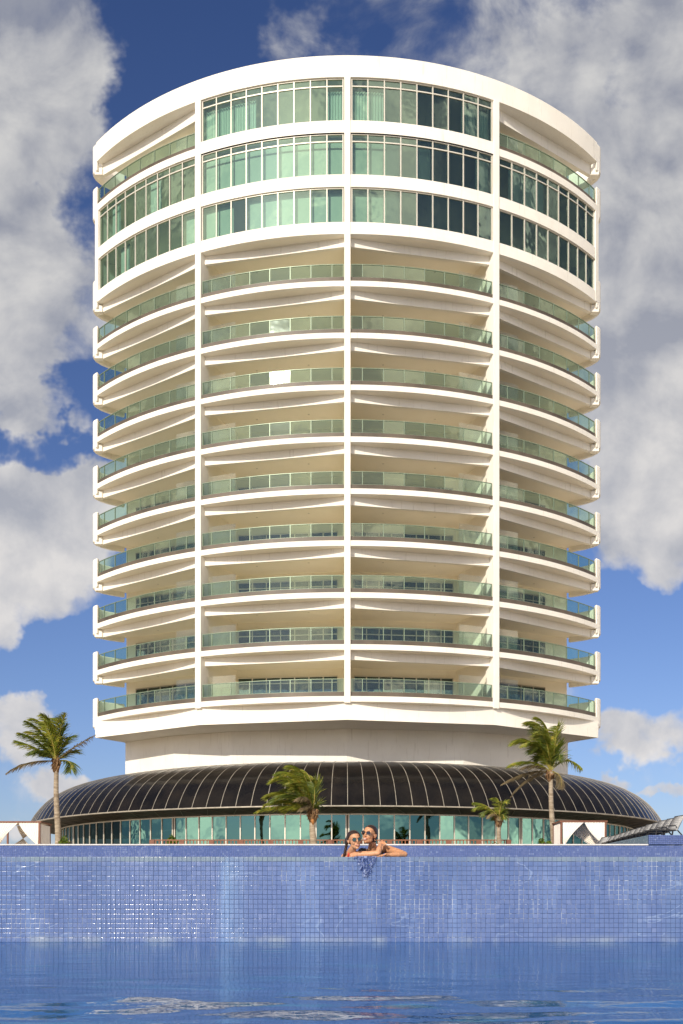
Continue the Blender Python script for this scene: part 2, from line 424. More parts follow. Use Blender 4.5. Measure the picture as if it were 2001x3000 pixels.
# belt under the lowest balcony
def side_pts(s):
    return [(s*16.45,-14.15),(s*16.7,-14.0),(s*16.55,-13.2),(s*15.6,-12.2),(s*15.1,-11.75)]
bl=list(BELT)
bl[0]=(-16.62,-14.25); bl[-1]=(16.62,-14.25)
b=MB(); b.prism([bl[0],bl[1],bl[2],bl[3],bl[4],(15.15,-12.0),(15.15,-9),(-15.15,-9),(-15.15,-12.0)],H(10.62),H(11.70)); b.build('belt_course',M['stucco'],tower,smooth=30)

def slab(name, Rk, bays=(-2,-1,0,1), fasc_top=None, fasc_bot=None):
    """curved floor slab: white fascia, floor, straight edge beams under each bay, end returns"""
    ft=Rk-1.06 if fasc_top is None else fasc_top; fb=Rk-1.38 if fasc_bot is None else fasc_bot
    b=MB(); n=10
    t0,t1=bays[0]*TB,(bays[-1]+1)*TB
    arcbox(b,RF-.26,RF,t0,t1,H(fb),H(ft),12*len(bays)); b.build('slab_fascia',M['stucco'],tower,smooth=30); b=MB()
    arcbox(b,15.0,RF-.26,t0,t1,H(fb)+.0,H(fb)+.26,12*len(bays))
    for s in (-1,1):
        if (s<0 and bays[0]==-2) or (s>0 and bays[-1]==1):
            e=cyl(RF-.26,s*2*TB); c=cyl(15,s*2*TB)
            b.prism([e,(s*16.75,-13.8),(s*16.7,-13.2),(s*16.1,-12.3),(s*15.2,-11.6),c][::s],H(fb)+.002,H(fb)+.258)
    o=b.build(name,M['ceil'],tower,smooth=30)
    return o
def beams(name,Rk,bays,mat,fb=None,dep=.50):
    fb=Rk-1.38 if fb is None else fb
    for k in bays:
        b=MB()
        a=cyl(RF-.42,k*TB); c=cyl(RF-.42,(k+1)*TB)
        a=Vector((a[0],a[1],0)); c=Vector((c[0],c[1],0)); nrm=Vector((-(c-a).y,(c-a).x,0)).normalized()  # inward
        if nrm.y<0: nrm=-nrm
        q=[a,c,c+nrm*.25,a+nrm*.25]
        b.prism([(p.x,p.y) for p in q],H(fb-dep),H(fb)+.003)
        b.build(name,mat,tower)
def ceiling_side(Rk,fb=None):
    pass
FL=list(range(0,9))
for k in FL+[9,11]:
    Rk=R0+ST*k
    if k<=8: slab('floor_slab',Rk)
    elif k==9: slab('floor_slab',Rk,fasc_top=40.12,fasc_bot=39.42)
    elif k==11:
        slab('floor_slab',Rk,fasc_top=46.15 if False else Rk-1.06,fasc_bot=45.43)
    if k>0:
        fb={9:39.42,11:None}.get(k,Rk-1.38)
        if k!=11: beams('edge_beam',Rk,(-2,-1,0,1),M['stucco'],fb)
# parapet crown
b=MB(); arcbox(b,RF-.35,RF+.01,-2*TB,2*TB,H(48.72),H(50.0),64); 
arcbox(b,15,RF-.35,-2*TB,2*TB,H(48.72),H(49.0),48)
crown=b.build('parapet',M['stucco'],tower,smooth=30)
beams('edge_beam',0,(-2,1),M['stucco'],48.72,.72)
# bands between window rows (proud of the glass)
b=MB(); arcbox(b,RF-.30,RF-.005,-2*TB,2*TB,H(42.22),H(42.95),64); arcbox(b,15,RF-.30,-2*TB,2*TB,H(42.35),H(42.75),48); b.build('spandrel_band',M['stucco'],tower,smooth=30)
b=MB(); arcbox(b,RF-.30,RF-.005,-TB,TB,H(45.43),H(46.16),32); arcbox(b,15,RF-.30,-2*TB,2*TB,H(45.75),H(45.86),32); b.build('spandrel_band',M['stucco'],tower,smooth=30)

# piers and radial party walls
for k in (-1,0,1):
    t=k*TB; w=.40 if k else .37
    hw=w/2/RF
    b=MB(); arcbox(b,RF-.9,RF+.045,t-hw,t+hw,H(11.60),H(48.75),1)
    bevel(b.build('pier',M['stucco'],tower),.02)
    b=MB(); arcbox(b,15.2,RF-.9,t-.10/RF,t+.10/RF,H(11.72),H(48.7),1); b.build('party_wall',M['inner'],tower)
for s in (-1,1):
    b=MB()
    t=s*2*TB
    hw=.20/RF
    arcbox(b,RF-.7,RF+.02,t-hw,t+hw,H(39.45),H(45.42),1)   # closing pier beside the enclosed rooms
    arcbox(b,15.2,RF-.7,t-.1/RF,t+.1/RF,H(39.6),H(45.4),1)
    bevel(b.build('pier',M['stucco'],tower),.02)
# rounded end returns (fins)
def fin(top,bot):
    for s in (-1,1):
        b=MB()
        e=cyl(RF+.02,s*2*TB)
        out=[(s*16.50,e[1]-.045),(s*16.70,-14.03),(s*16.82,-13.90),(s*16.90,-13.72),(s*16.93,-13.45),(s*16.86,-13.1),(s*16.62,-12.65),(s*16.15,-12.15),(s*15.25,-11.55)]
        inn=[(s*15.15,-11.75),(s*16.0,-12.35),(s*16.42,-12.8),(s*16.64,-13.2),(s*16.68,-13.6),(s*16.55,-13.85),(s*16.42,-13.95)]
        poly=out+inn
        b.prism(poly[::-s],H(bot),H(top))
        o=b.build('end_return',M['stucco'],tower); bevel(o,.09,4)
        for p in o.data.polygons: p.use_smooth=True
        o.data.set_sharp_from_angle(angle=rad(35))
        # small corner block under the slab where the beams meet
        c=MB(); c.box(min(s*16.2,s*16.72),max(s*16.2,s*16.72),-14.05,-13.6,H(bot-.18),H(bot+.3)); bevel(c.build('corner_block',M['stucco'],tower),.03)
for k in range(0,10): fin(R0+ST*k+.22,R0+ST*k-1.72)
fin(R0+ST*11+.18,45.1); fin(49.98,48.15)

# brown kerbs + railings
def railing(k,bay):
    Rk=R0+ST*k; t0=bay*TB+.0105; t1=(bay+1)*TB-.0105
    if bay==-2: t0=bay*TB+.004
    if bay==1: t1=(bay+1)*TB-.004
    b=MB(); arcbox(b,RF-.50,RF-.09,t0-.002,t1+.002,H(Rk-1.055),H(Rk-.79),10); b.build('stone_kerb',M['stone'],tower,smooth=30)
    N=7
    a0=t0+ (t1-t0)*.075
    posts=[t0+.001]+[a0+(t1-.003-a0-(t1-t0)*.07)*i/(N-1) for i in range(N)]+[t1-.001]
    b=MB(); rr=RF-.15
    arcbox(b,rr-.03,rr+.03,t0,t1,H(Rk-.035),H(Rk),12)
    arcbox(b,rr-.025,rr+.025,t0,t1,H(Rk-.795),H(Rk-.765),12)
    for t in posts:
        w=.022/rr
        arcbox(b,rr-.03,rr+.03,t-w,t+w,H(Rk-.78),H(Rk-.03),1)
    r=b.build('balcony_railing',M['metal_green'],tower)
    b=MB(); 
    for i in range(len(posts)-1):
        p=cyl(rr,posts[i]+.0012); q=cyl(rr,posts[i+1]-.0012)
        z0,z1=H(Rk-.765),H(Rk-.035)
        b.quad((p[0],p[1],z0),(q[0],q[1],z0),(q[0],q[1],z1),(p[0],p[1],z1))
    b.build('glass_panel',M['glass_rail'],r,recalc=False)
for k in FL:
    for bay in (-2,-1,0,1): railing(k,bay)
for bay in (-2,1): railing(11,bay)
# clear wind screens beside the party walls
def screen(k,bay,side):
    Rk=R0+ST*k; L=1.95/RF
    t=(bay*TB+.012, bay*TB+.012+L) if side<0 else ((bay+1)*TB-.012-L,(bay+1)*TB-.012)
    b=MB(); p=cyl(RF-.75,t[0]); q=cyl(RF-.75,t[1])
    b.quad((p[0],p[1],H(Rk-1.05)),(q[0],q[1],H(Rk-1.05)),(q[0],q[1],H(Rk+.58)),(p[0],p[1],H(Rk+.58)))
    b.build('wind_screen',M['glass_clear'],tower,recalc=False)
for k in FL:
    screen(k,-2,1); screen(k,-1,-1); screen(k,0,1); screen(k,1,-1)
for bay,side in ((-2,1),(1,-1)): screen(11,bay,side)
# downlights in the balcony ceilings
for k in range(1,10):
    b=MB()
    for bay in (-2,-1,0,1):
        for f in (.28,.7):
            x,y=cyl(18.6,(bay+f)*TB); zc=H((R0+ST*k-1.38) if k<9 else 39.42)-.012
            b.tube([(x,y,zc+.02),(x,y,zc)],[.07,.07],10)
    b.build('ceiling_light',M['frame'],tower)

# patio doors on the core wall
def wavy(b,p,q,z0,z1,amp=.05,wl=.16,off=0.0):
    p=Vector(p); q=Vector(q); L=(q-p).length; n=max(4,int(L/wl*4)); d=(q-p)/L; nn=Vector((-d.y,d.x))
    pts=[]
    for i in range(n+1):
        s=L*i/n; w=amp*math.sin(2*PI*s/wl+math.sin(s*3)*1.2)+off
        r=p+d*s+nn*w; pts.append(r)
    for i in range(n):
        a,c=pts[i],pts[i+1]
        b.quad((a.x,a.y,z0),(c.x,c.y,z0),(c.x,c.y,z1),(a.x,a.y,z1))
rw=random.Random(11)
def patio(k,i,f0,f1,n):
    Rk=R0+ST*k
    p=Vector(CORE[i]); q=Vector(CORE[i+1]); a=p+(q-p)*f0; c=p+(q-p)*f1
    d=(c-a).normalized(); nn=Vector((d.y,-d.x))
    if nn.y>0: nn=-nn
    z0,z1=H(Rk-1.09),H(Rk+1.22); zt=H(Rk+.80)
    def bx(b,s0,s1,za,zb,o0,o1):
        P=[a+d*s0+nn*o0,a+d*s1+nn*o0,a+d*s1+nn*o1,a+d*s0+nn*o1]; b.prism([(v.x,v.y) for v in P],za,zb)
    L=(c-a).length
    b=MB()
    bx(b,0,L,z1-.06,z1,.002,.09); bx(b,0,L,z0,z0+.05,.002,.09); bx(b,0,L,zt-.03,zt+.03,.01,.085)
    for j in range(n+1):
        s=L*j/n; bx(b,max(0,s-.035),min(L,s+.035),z0+.001,z1-.001,.003,.095)
    fr=b.build('patio_door',M['frame_dark'] if i in(0,3) else M['frame'],tower)
    b=MB(); P=a+nn*.045; Q=c+nn*.045
    b.quad((P.x,P.y,z0),(Q.x,Q.y,z0),(Q.x,Q.y,z1),(P.x,P.y,z1)); b.build('pane',M['glass_door'],fr,recalc=False)
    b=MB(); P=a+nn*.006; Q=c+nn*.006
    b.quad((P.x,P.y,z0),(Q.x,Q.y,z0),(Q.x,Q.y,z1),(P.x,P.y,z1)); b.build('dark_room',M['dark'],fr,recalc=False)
    b=MB()
    for j in range(n):
        if rw.random()<.62:
            s0=L*j/n+.04; s1=L*(j+rw.choice((.6,1,1)))/n-.03
            P=a+d*s0; Q=a+d*s1; wavy(b,P,Q,z0+.02,z1-.08,.008,.13,.0); 
    if b.v:
        for idx,v in enumerate(b.v): b.v[idx]=(v[0]+nn.x*.026,v[1]+nn.y*.026,v[2])
        b.build('door_curtain',M['curtain_dark'],fr,smooth=True,recalc=False)
for k in FL:
    patio(k,0,.10,.93,7); patio(k,1,.05,.92,7); patio(k,2,.06,.93,8); patio(k,3,.08,.78,6)

def balcony_chair(px,k,rot,label,first=None,Yd=68.6):
    if first is None:
        o=empty('balcony_chair'); b=MB(); b.box(-.26,.26,-.26,.26,.36,.41); bevel(b.build('seat',M['black'],o),.02)
        b=MB(); b.add([(-.26,.24,.42),(.26,.24,.42),(.26,.36,.95),(-.26,.36,.95),(-.26,.28,.42),(.26,.28,.42),(.26,.40,.95),(-.26,.40,.95)],[(0,1,2,3),(4,5,6,7),(0,1,5,4),(2,3,7,6),(0,3,7,4),(1,2,6,5)]); b.build('backrest',M['black'],o)
        for sx in (-1,1):
            for sy in (-1,1):
                b=MB(); b.box(sx*.24-.02,sx*.24+.02,sy*.24-.02,sy*.24+.02,0,.36); b.build('leg',M['black'],o)
    else: o=copytree(first)
    p=at(px,2000,Yd); o.location=(p.x,Yd,R0+ST*k-1.12+EYE); o.rotation_euler=(0,0,rad(rot)); tag(o,label,'chair',group='dark chairs standing on the balconies'); return o
def copytree(o,parent=None):
    c=o.copy(); COL.objects.link(c); c.parent=parent
    for ch in list(o.children): copytree(ch,c)
    return c
bc0=balcony_chair(768,1,25,'dark chair on the second balcony up, centre left bay, left of its neighbour')
balcony_chair(812,1,-30,'dark chair on the second balcony up, centre left bay, right of its neighbour',bc0)
balcony_chair(325,1,60,'dark chair at the far left end of the second balcony up',bc0,75.3)
balcony_chair(372,1,-20,'dark chair near the wall corner of the second balcony up, left bay',bc0,75.2)
balcony_chair(1660,1,-50,'dark chair at the far right end of the second balcony up',bc0,75.2)
balcony_chair(1240,0,15,'dark chair on the lowest balcony, centre right bay',bc0,69.4)
# enclosed window rows
def windows(name,bay,h0,h1,trans,fill):
    """fill: list of 9 letters  b blind, c curtain, o open"""
    eps=.0105
    t0=bay*TB+eps; t1=(bay+1)*TB-eps; rr=RF-.14; n=9
    b=MB()
    arcbox(b,rr-.05,rr+.05,t0,t1,H(h1-.07),H(h1)+.0,12)
    arcbox(b,rr-.05,rr+.05,t0,t1,H(h0),H(h0+.06),12)
    if trans: arcbox(b,rr-.045,rr+.047,t0,t1,H(trans-.035),H(trans+.035),12)
    for i in range(n+1):
        t=t0+(t1-t0)*i/n; w=.033/rr
        tt=min(max(t,t0+w),t1-w)
        arcbox(b,rr-.055,rr+.055,tt-w,tt+w,H(h0)+.001,H(h1)-.001,1)
    fr=b.build(name,M['frame'],tower)
    b=MB()
    for i in range(n):
        p=cyl(rr,t0+(t1-t0)*i/n); q=cyl(rr,t0+(t1-t0)*(i+1)/n)
        b.quad((p[0],p[1],H(h0)),(q[0],q[1],H(h0)),(q[0],q[1],H(h1)),(p[0],p[1],H(h1)))
    b.build('pane',M['glass_win'],fr,recalc=False)
    bb=MB(); bc=MB()
    for i in range(n):
        p=Vector(cyl(rr-.35,t0+(t1-t0)*(i+.02)/n)); q=Vector(cyl(rr-.35,t0+(t1-t0)*(i+.98)/n)); 
        f=fill[i]
        if f=='b':
            bb.quad((p.x,p.y,H(h0)-.2),(q.x,q.y,H(h0)-.2),(q.x,q.y,H(h1)-.02),(p.x,p.y,H(h1)-.02))
        elif f in 'ch':
            if f=='h': q=p+(q-p)*.5
            wavy(bc,p,q,H(h0)-.2,H(trans or h1)-.05,.05,.17)
    if bb.v: bb.build('roller_blind',M['blind'],fr,recalc=False)
    if bc.v: bc.build('window_curtain',M['curtain'],fr,smooth=True,recalc=False)
W9=(40.12,42.22,None); W10=(42.95,45.43,44.97); W11=(46.16,48.72,48.25)
for (w,fills) in ((W9,('oobooooob','bbobbbbbb','bbboooooo','ooooooooo')),(W10,('obooobooo','bbbbbbbbb','bbbobooob','obbbooooo'))):
    for bay,fl in zip((-2,-1,0,1),fills): windows('window_band',bay,*w,fl)
windows('window_band',-1,*W11,'ccchooooc'); windows('window_band',0,*W11,'cchoooocc'.replace('hoooocc','ooooocc'))
# rooms behind the window band: partitions so light does not run around
b=MB(); b.prism([(-15,-8),(15,-8),(15,13.8),(-15,13.8)],H(49.31),H(49.6)); b.build('roof_deck',M['inner'],tower)

# ------------------------------------------------------------------ domed pavilion
pav=empty('domed_pavilion',(CX,CY,DECK)); tag(pav,'low pavilion with black ribbed dome roof and teal mirror glass front','pavilion')
PROF=[(24.10,5.33),(23.68,6.05),(23.05,6.80),(22.25,7.42),(21.2,7.93),(19.9,8.30),(18.3,8.55),(17.0,8.70),(15.2,8.82)]
def prof(s):
    n=len(PROF)-1; x=s*n; i=min(int(x),n-1); f=x-i
    P=[PROF[max(i-1,0)],PROF[i],PROF[i+1],PROF[min(i+2,n)]]
    return tuple(.5*((2*P[1][c])+(-P[0][c]+P[2][c])*f+(2*P[0][c]-5*P[1][c]+4*P[2][c]-P[3][c])*f*f+(-P[0][c]+3*P[1][c]-3*P[2][c]+P[3][c])*f**3) for c in (0,1))
DT=rad(2.235); NR=48
b=MB(); NS=28; cols=2*NR
vs=[];fs=[]
for i in range(cols*3+1):
    t=(-NR+i/3)*DT
    for j in range(NS+1):
        r,h=prof(j/NS); 
        # panels sag a little between the ribs
        r2=r-.035*(1-abs(((i%3)/3-.5)*2)) if i%3 else r
        x,y=cyl(r2,t); vs.append((x,y,H(h)))
for i in range(cols*3):
    for j in range(NS):
        a=i*(NS+1)+j; fs.append((a,a+NS+1,a+NS+2,a+1))
b.add(vs,fs); b.build('dome_roof',M['dome'],pav,smooth=True)
for i in range(-NR,NR+1):
    t=(i+.42)*DT
    if abs(i)>NR-2: continue
    t=i*DT
    b=MB(); w=.016
    vs=[];fs=[]
    tx,ty=math.cos(t),math.sin(t)
    for j in range(NS+1):
        r,h=prof(j/NS); r1,h1=prof(min(1,j/NS+.01)); r0,h0=prof(max(0,j/NS-.01))
        dn=Vector((-(h0-h1),0,(r0-r1))); dn=Vector((h1-h0,r0-r1)).normalized()
        for (o,l) in ((-.02,-w),(.014,-w),(.014,w),(-.02,w)):
            x,y=cyl(r+dn.x*o,t); vs.append((x+tx*l,y+ty*l,H(h+dn.y*o)))
    for j in range(NS):
        for k in range(4): fs.append((j*4+k,j*4+(k+1)%4,j*4+4+(k+1)%4,j*4+4+k))
    fs+=[(0,1,2,3),(NS*4+3,NS*4+2,NS*4+1,NS*4)]
    b.add(vs,fs); b.build('roof_rib',M['rib'],pav)
b=MB(); arcbox(b,24.0,24.18,-NR*DT,NR*DT,H(5.26),H(5.33),140); b.build('eave_gutter',M['rib'],pav,smooth=30)
b=MB(); vs=[];fs=[]; n=144
for i in range(n+1):
    t=-NR*DT+2*NR*DT*i/n
    for (r,h) in ((24.02,5.27),(22.10,5.02),(14.5,5.02)):
        x,y=cyl(r,t); vs.append((x,y,H(h)))
for i in range(n):
    for k in range(2): fs.append((i*3+k,i*3+3+k,i*3+4+k,i*3+1+k))
b.add(vs,fs); b.build('soffit',M['soffit'],pav,smooth=30)
b=MB()
for i in range(-NR//2,NR//2):
    for s in (1,-1):
        p=cyl(23.9,(2*i+s)*DT); q=cyl(22.2,(2*i)*DT)
        b.bar((p[0],p[1],H(5.225)),(q[0],q[1],H(5.0)),.03,.02)
b.build('soffit_strut',M['soffit_strut'],pav)
GT=rad(2.42); RG=22.0
pill=[-24,-12,0,12,24]   # every twelfth module is a twin post with a column
b=MB(); 
NG=36
for i in range(-NG,NG+1):
    t=i*GT
    x,y=cyl(RG,t)
    ds=(-.33,.33) if i in pill else (0,)
    for dd in ds:
        tt=t+dd*.5*GT*.55
        w=.035/RG
        arcbox(b,RG-.10,RG+.05,tt-w,tt+w,.02,H(5.02)-.0,1)
arcbox(b,RG-.10,RG+.06,-NG*GT,NG*GT,H(4.94),H(5.015),110)
arcbox(b,RG-.10,RG+.06,-NG*GT,NG*GT,.0,.10,110)
b.build('curtain_wall_frame',M['frame'],pav)
for i in pill:
    b=MB(); t=i*GT; arcbox(b,RG-.3,RG+.02,t-.12/RG,t+.12/RG,.0,H(5.01),1); b.build('column',M['stone'],pav)
for sel,mt in ((lambda i:-17<=i<25,'glass_pod'),(lambda i:i<-17,'glass_pod_dark'),(lambda i:i>=25,'glass_pod_dark')):
    b=MB()
    for i in range(-NG,NG):
        if not sel(i): continue
        p=cyl(RG,i*GT); q=cyl(RG,(i+1)*GT)
        b.quad((p[0],p[1],.0),(q[0],q[1],.0),(q[0],q[1],H(5.0)),(p[0],p[1],H(5.0)))
    b.build('glazing',M[mt],pav,recalc=False)
b=MB(); arcbox(b,13.5,14.4,-NR*DT,NR*DT,.0,H(5.0),60); b.build('inner_wall',M['dark'],pav)  # dark drum added behind the glass, its colour makes the interior dark

# ------------------------------------------------------------------ timber railing on the terrace
fe=empty('timber_railing',(0,56,DECK)); tag(fe,'long low red-brown timber railing with thin balusters in front of the mirror glass','railing')
x0,x1=(443-U0)/F*56,(1492-U0)/F*56
b=MB(); b.box(x0,x1,-.05,.05,1.26,1.31); b.box(x0,x1,-.03,.03,.18,.26); b.build('handrail',M['wood_orange'],fe)
b=MB(); x=x0+.06
while x<x1: b.box(x-.024,x+.024,-.022,.022,.262,1.258); x+=.172
b.build('baluster_row',M['wood_orange'],fe)
x=x0+.04
while x<x1+.1:
    b=MB(); b.box(x-.13,x+.13,-.075,.075,0,1.302); bevel(b.build('rail_post',M['wood'],fe),.01); x+=(x1-x0-.08)/12

# ------------------------------------------------------------------ cabanas
def drape(b, top0, top1, bot, y, ztop, zbot, folds=9, amp=.06, sag=.25, gather=.12, side=1, n=36, m=18):
    """a curtain hung from top0..top1 (x), pulled sideways and tied at x=bot, zbot"""
    vs=[];fs=[]
    for j in range(m+1):
        v=j/m
        for i in range(n+1):
            u=i/n
            xt=top0+(top1-top0)*u
            g=v**1.05
            xb=bot+(u-.5)*gather
            # lower free edge sweeps inwards
            x=xt*(1-g)+xb*g
            z=ztop+(zbot-ztop)*v
            x+= sag*math.sin(PI*v)*(u if side>0 else -(1-u))*(-1)*.35*side
            yy=y+amp*math.sin(u*folds*2*PI+v*.8)*(.5+.5*v)
            vs.append((x,yy,z))
    for j in range(m):
        for i in range(n):
            a=j*(n+1)+i; fs.append((a,a+1,a+n+2,a+n+1))
    b.add(vs,fs)
def cabana(x0,x1,Y,depth,h,label,right=True):
    c=empty('cabana',((x0+x1)/2,Y,DECK)); tag(c,label,'cabana'); w=(x1-x0)/2
    for sx in (-1,1):
        for yy in (0,depth):
            b=MB(); xx=sx*(w-.07); b.box(xx-.045,xx+.045,yy-.045,yy+.045,0,h-.08); bevel(b.build('post',M['wood'],c),.01)
    b=MB(); b.box(-w-.02,w+.02,-.06,.05,h-.08,h); b.box(-w-.02,w+.02,depth-.05,depth+.06,h-.08,h)
    b.box(-w-.018,-w+.07,.052,depth-.052,h-.078,h-.002); b.box(w-.07,w+.018,.052,depth-.052,h-.078,h-.002); b.build('top_frame',M['wood'],c)
    b=MB(); b.box(-w+.08,w-.08,.06,depth-.06,h-.07,h-.05); b.build('roof_cloth',M['canvas'],c)
    z0=1.0
    b=MB(); drape(b,-w+.14,.02,-w+.22,-.03,h-.085,z0,folds=7,side=1,amp=.022); b.build('front_curtain',M['canvas'],c,smooth=True,recalc=False)
    b=MB(); drape(b,.05,w-.10,w-.18,-.03,h-.085,z0,folds=7,side=-1,amp=.022); b.build('front_curtain',M['canvas'],c,smooth=True,recalc=False)
    # rear curtain blown across the opening
    b=MB()
    s=1 if right else -1
    drape(b,-.9*s,.35*s,.95*s if right else -.15,depth*.55,h-.16,z0,folds=6,gather=.8,side=1); b.build('rear_curtain',M['canvas'],c,smooth=True,recalc=False)
    for s_,xx_ in ((-1,-w+.22),(1,w-.18)):
        b=MB(); b.tube([(xx_,-.03,z0+.06),(xx_,-.03,z0-.02),(xx_+s_*.02,-.03,z0-.1),(xx_,-.03,.12)],[.07,.045,.09,.16],10); b.build('curtain_tail',M['canvas'],c,smooth=True)
    # side curtain
    b=MB(); vs=[];fs=[]; xx=-w+.06 if right else w-.06
    for j in range(13):
        v=j/12
        for i in range(25):
            u=i/24; yy=.12+u*(depth-.25)*(1-.45*math.sin(PI*min(1,v*1.1))**2*0)
            vs.append((xx+.05*math.sin(u*40)+(-.0),yy,h-.14+(z0-h+.14)*v))
    for j in range(12):
        for i in range(24):
            a=j*25+i; fs.append((a,a+1,a+26,a+25))
    b.add(vs,fs); b.build('side_curtain',M['canvas'],c,smooth=True,recalc=False)
    # day bed
    b=MB(); b.box(-w+.3,w-.3,.4,depth-.2,.25,.55); bevel(b.build('day_bed',M['dark'],c),.05)
    return c
Yc=54
xa=(1640-U0)/F*Yc; xb=(1778-U0)/F*Yc
cabana(xa,xb,Yc,1.9,2.13,'timber framed cabana with tied cream curtains beside the sun loungers')
xa=(-16-U0)/F*Yc; xb=(120-U0)/F*Yc
cabana(xa,xb,Yc,1.9,2.10,'timber framed cabana with tied cream curtains left of the tallest bare palm trunk',right=False)

# ------------------------------------------------------------------ loungers
def lounger():
    r=empty('sun_lounger')
    L=.80; w=.33; SH=.30
    b=MB()
    for s in (-1,1):
        b.bar((-L,s*w,SH),(0,s*w,SH),.03,.045); b.bar((0,s*w,SH),(.25,s*w,.79),.02,.025)
        b.bar((.02,s*w,SH-.01),(.30,s*w,.0),.03,.035)
    b.bar((-L,-w,SH),(-L,w,SH),.03,.045); b.bar((.25,-w,.79),(.25,w,.79),.03,.03)
    b.build('frame',M['black'],r)
    b=MB()
    for i in range(6):
        x0=-L+.03+(L-.05)*i/6; x1=-L+.03+(L-.05)*(i+1)/6; z=lambda x:SH+.012-.03*math.sin(PI*(x+L)/L)
        b.add([(x0,-w+.01,z(x0)),(x1,-w+.01,z(x1)),(x1,w-.01,z(x1)),(x0,w-.01,z(x0))],[(0,1,2,3)])
    b.build('seat',M['black'],r,recalc=False)
    b=MB(); n=8
    for i in range(n):
        a=i/n; c=(i+1)/n; f=lambda t:(-.05+.30*t-.015*math.sin(PI*t), SH-.01+.51*t+.015*math.sin(PI*t))
        (xa,za),(xb,zb)=f(a),f(c)
        b.add([(xa,-w-.05,za),(xb,-w-.05,zb),(xb,w+.05,zb),(xa,w+.05,za)],[(0,1,2,3)])
    bk=b.build('backrest',M['sling'],r,smooth=True,recalc=False)
    md=bk.modifiers.new('thick','SOLIDIFY'); md.thickness=.03
    for s in (-1,1):
        b=MB(); b.tube([(-.40,s*(w+.03),SH),(-.38,s*(w+.03),SH+.13),(-.08,s*(w+.03),SH+.15),(.02,s*(w+.03),SH+.04)],.016,6); b.build('armrest',M['black'],r)
    for x in (-L+.08,-.15):
        for s in (-1,1):
            b=MB(); b.bar((x,s*w,SH-.01),(x-.04,s*w,0),.04,.035); b.build('leg',M['black'],r)
    return r
def copytree(o,parent=None):
    c=o.copy(); COL.objects.link(c); c.parent=parent
    for ch in list(o.children): copytree(ch,c)
    return c
names=['nearest','second','third','fourth','fifth','sixth','seventh','eighth','ninth','tenth','eleventh','twelfth','thirteenth']
lo=lounger(); tops=[(1995,2389),(1971,2397),(1950,2402),(1931,2408),(1912,2413),(1897,2419),(1881,2423),(1865,2428),(1849,2433),(1834,2438),(1818,2443),(1804,2447),(1776,2458)]
for i,(px,py) in enumerate(tops):
    o=lo if i==0 else copytree(lo)
    Z=(PLAT+.80-EYE)*F/(V0-py) if i<12 else 49.5
    X=(px-5-U0)/F*Z
    o.location=(X-.22,Z,PLAT-.006); o.rotation_euler=(0,0,rad(10+random.uniform(-2,2)))
    o['category']='sun lounger'; o['group']='sun loungers in a row on the terrace'
    o['label']=('grey sling sun lounger, %s in the row counted from the right edge'%names[i]) if i else 'grey sling sun lounger nearest the camera, at the right edge of the photo'
    if i==12: o['label']='grey sling sun lounger at the far left end of the row by the cabana'
# white towel over one lounger
Z=48.5; X=(1788-U0)/F*Z
b=MB(); vs=[];n=8
for i in range(n+1):
    t=i/n
    for s_ in (-1,1): vs.append((-.55+.80*t, s_*.36, .40+.36*max(0,t-.45)/.55+.01*math.sin(t*9)))
b.add(vs,[(2*i,2*i+1,2*i+3,2*i+2) for i in range(n)])
o=b.build('towel',M['cushion'],recalc=False,smooth=True); o.modifiers.new('t','SOLIDIFY').thickness=.03; o.location=(X,Z,PLAT+.0); o.rotation_euler=(0,0,rad(20))
tag(o,'white towel spread on a lounger near the cabana end of the row','towel')

# ------------------------------------------------------------------ palms
def bez(p,t):
    a=1-t
    if len(p)==3: return p[0]*a*a+p[1]*2*a*t+p[2]*t*t
    return p[0]*a**3+p[1]*3*a*a*t+p[2]*3*a*t*t+p[3]*t**3
def frond(parent, pts, leafL, mat, wind, rng, droop=.8, n=46, bare=.10, wleaf=.036):
    P=[Vector(p) for p in pts]
    N=18; cur=[bez(P,i/N) for i in range(N+1)]
    b=MB(); b.tube(cur,[.03*(1-.85*i/N) for i in range(N+1)],5)
    rac=b.build('frond',M['rachis'],parent,smooth=True)
    b=MB()
    for k in range(n):
        t=bare+(1-bare)*(k+rng.random()*.5)/n
        o=bez(P,t); tg=(bez(P,min(1,t+.02))-bez(P,t-.02)).normalized()
        up=Vector((0,0,1)); sd=tg.cross(up)
        if sd.length<.1: sd=tg.cross(Vector((0,1,0)))
        sd.normalize(); nrm=sd.cross(tg).normalized()
        ln=leafL*(math.sin(PI*min(1,(t-bare)/(1-bare)*.86+.14))**.6)*(.75+.4*rng.random())
        for s in (-1,1):
            d=(tg*.75+sd*s*.75+nrm*.12+Vector(wind)*.5+Vector((rng.gauss(0,.10),rng.gauss(0,.10),rng.gauss(0,.10)))).normalized()
            g=Vector((0,0,-1))*droop+Vector(wind)*.9
            p=[]; cd=d.copy(); q=o.copy(); m=4
            p.append(q.copy())
            for i in range(m):
                cd=(cd+g*.22*(.7+.6*rng.random())).normalized(); q=q+cd*ln/m; p.append(q.copy())
            ws=[wleaf*.7,wleaf,wleaf*.85,wleaf*.55,.004]
            fx=d.cross(Vector((rng.gauss(0,.5),1+rng.gauss(0,.5),rng.gauss(0,.7)))).normalized()
            vs=[]
            for i,(pp,ww) in enumerate(zip(p,ws)): vs+= [pp-fx*ww/2, pp+fx*ww/2]
            b.add(vs,[(2*i,2*i+1,2*i+3,2*i+2) for i in range(m)])
    b.build('leaflets',mat,rac,recalc=False)
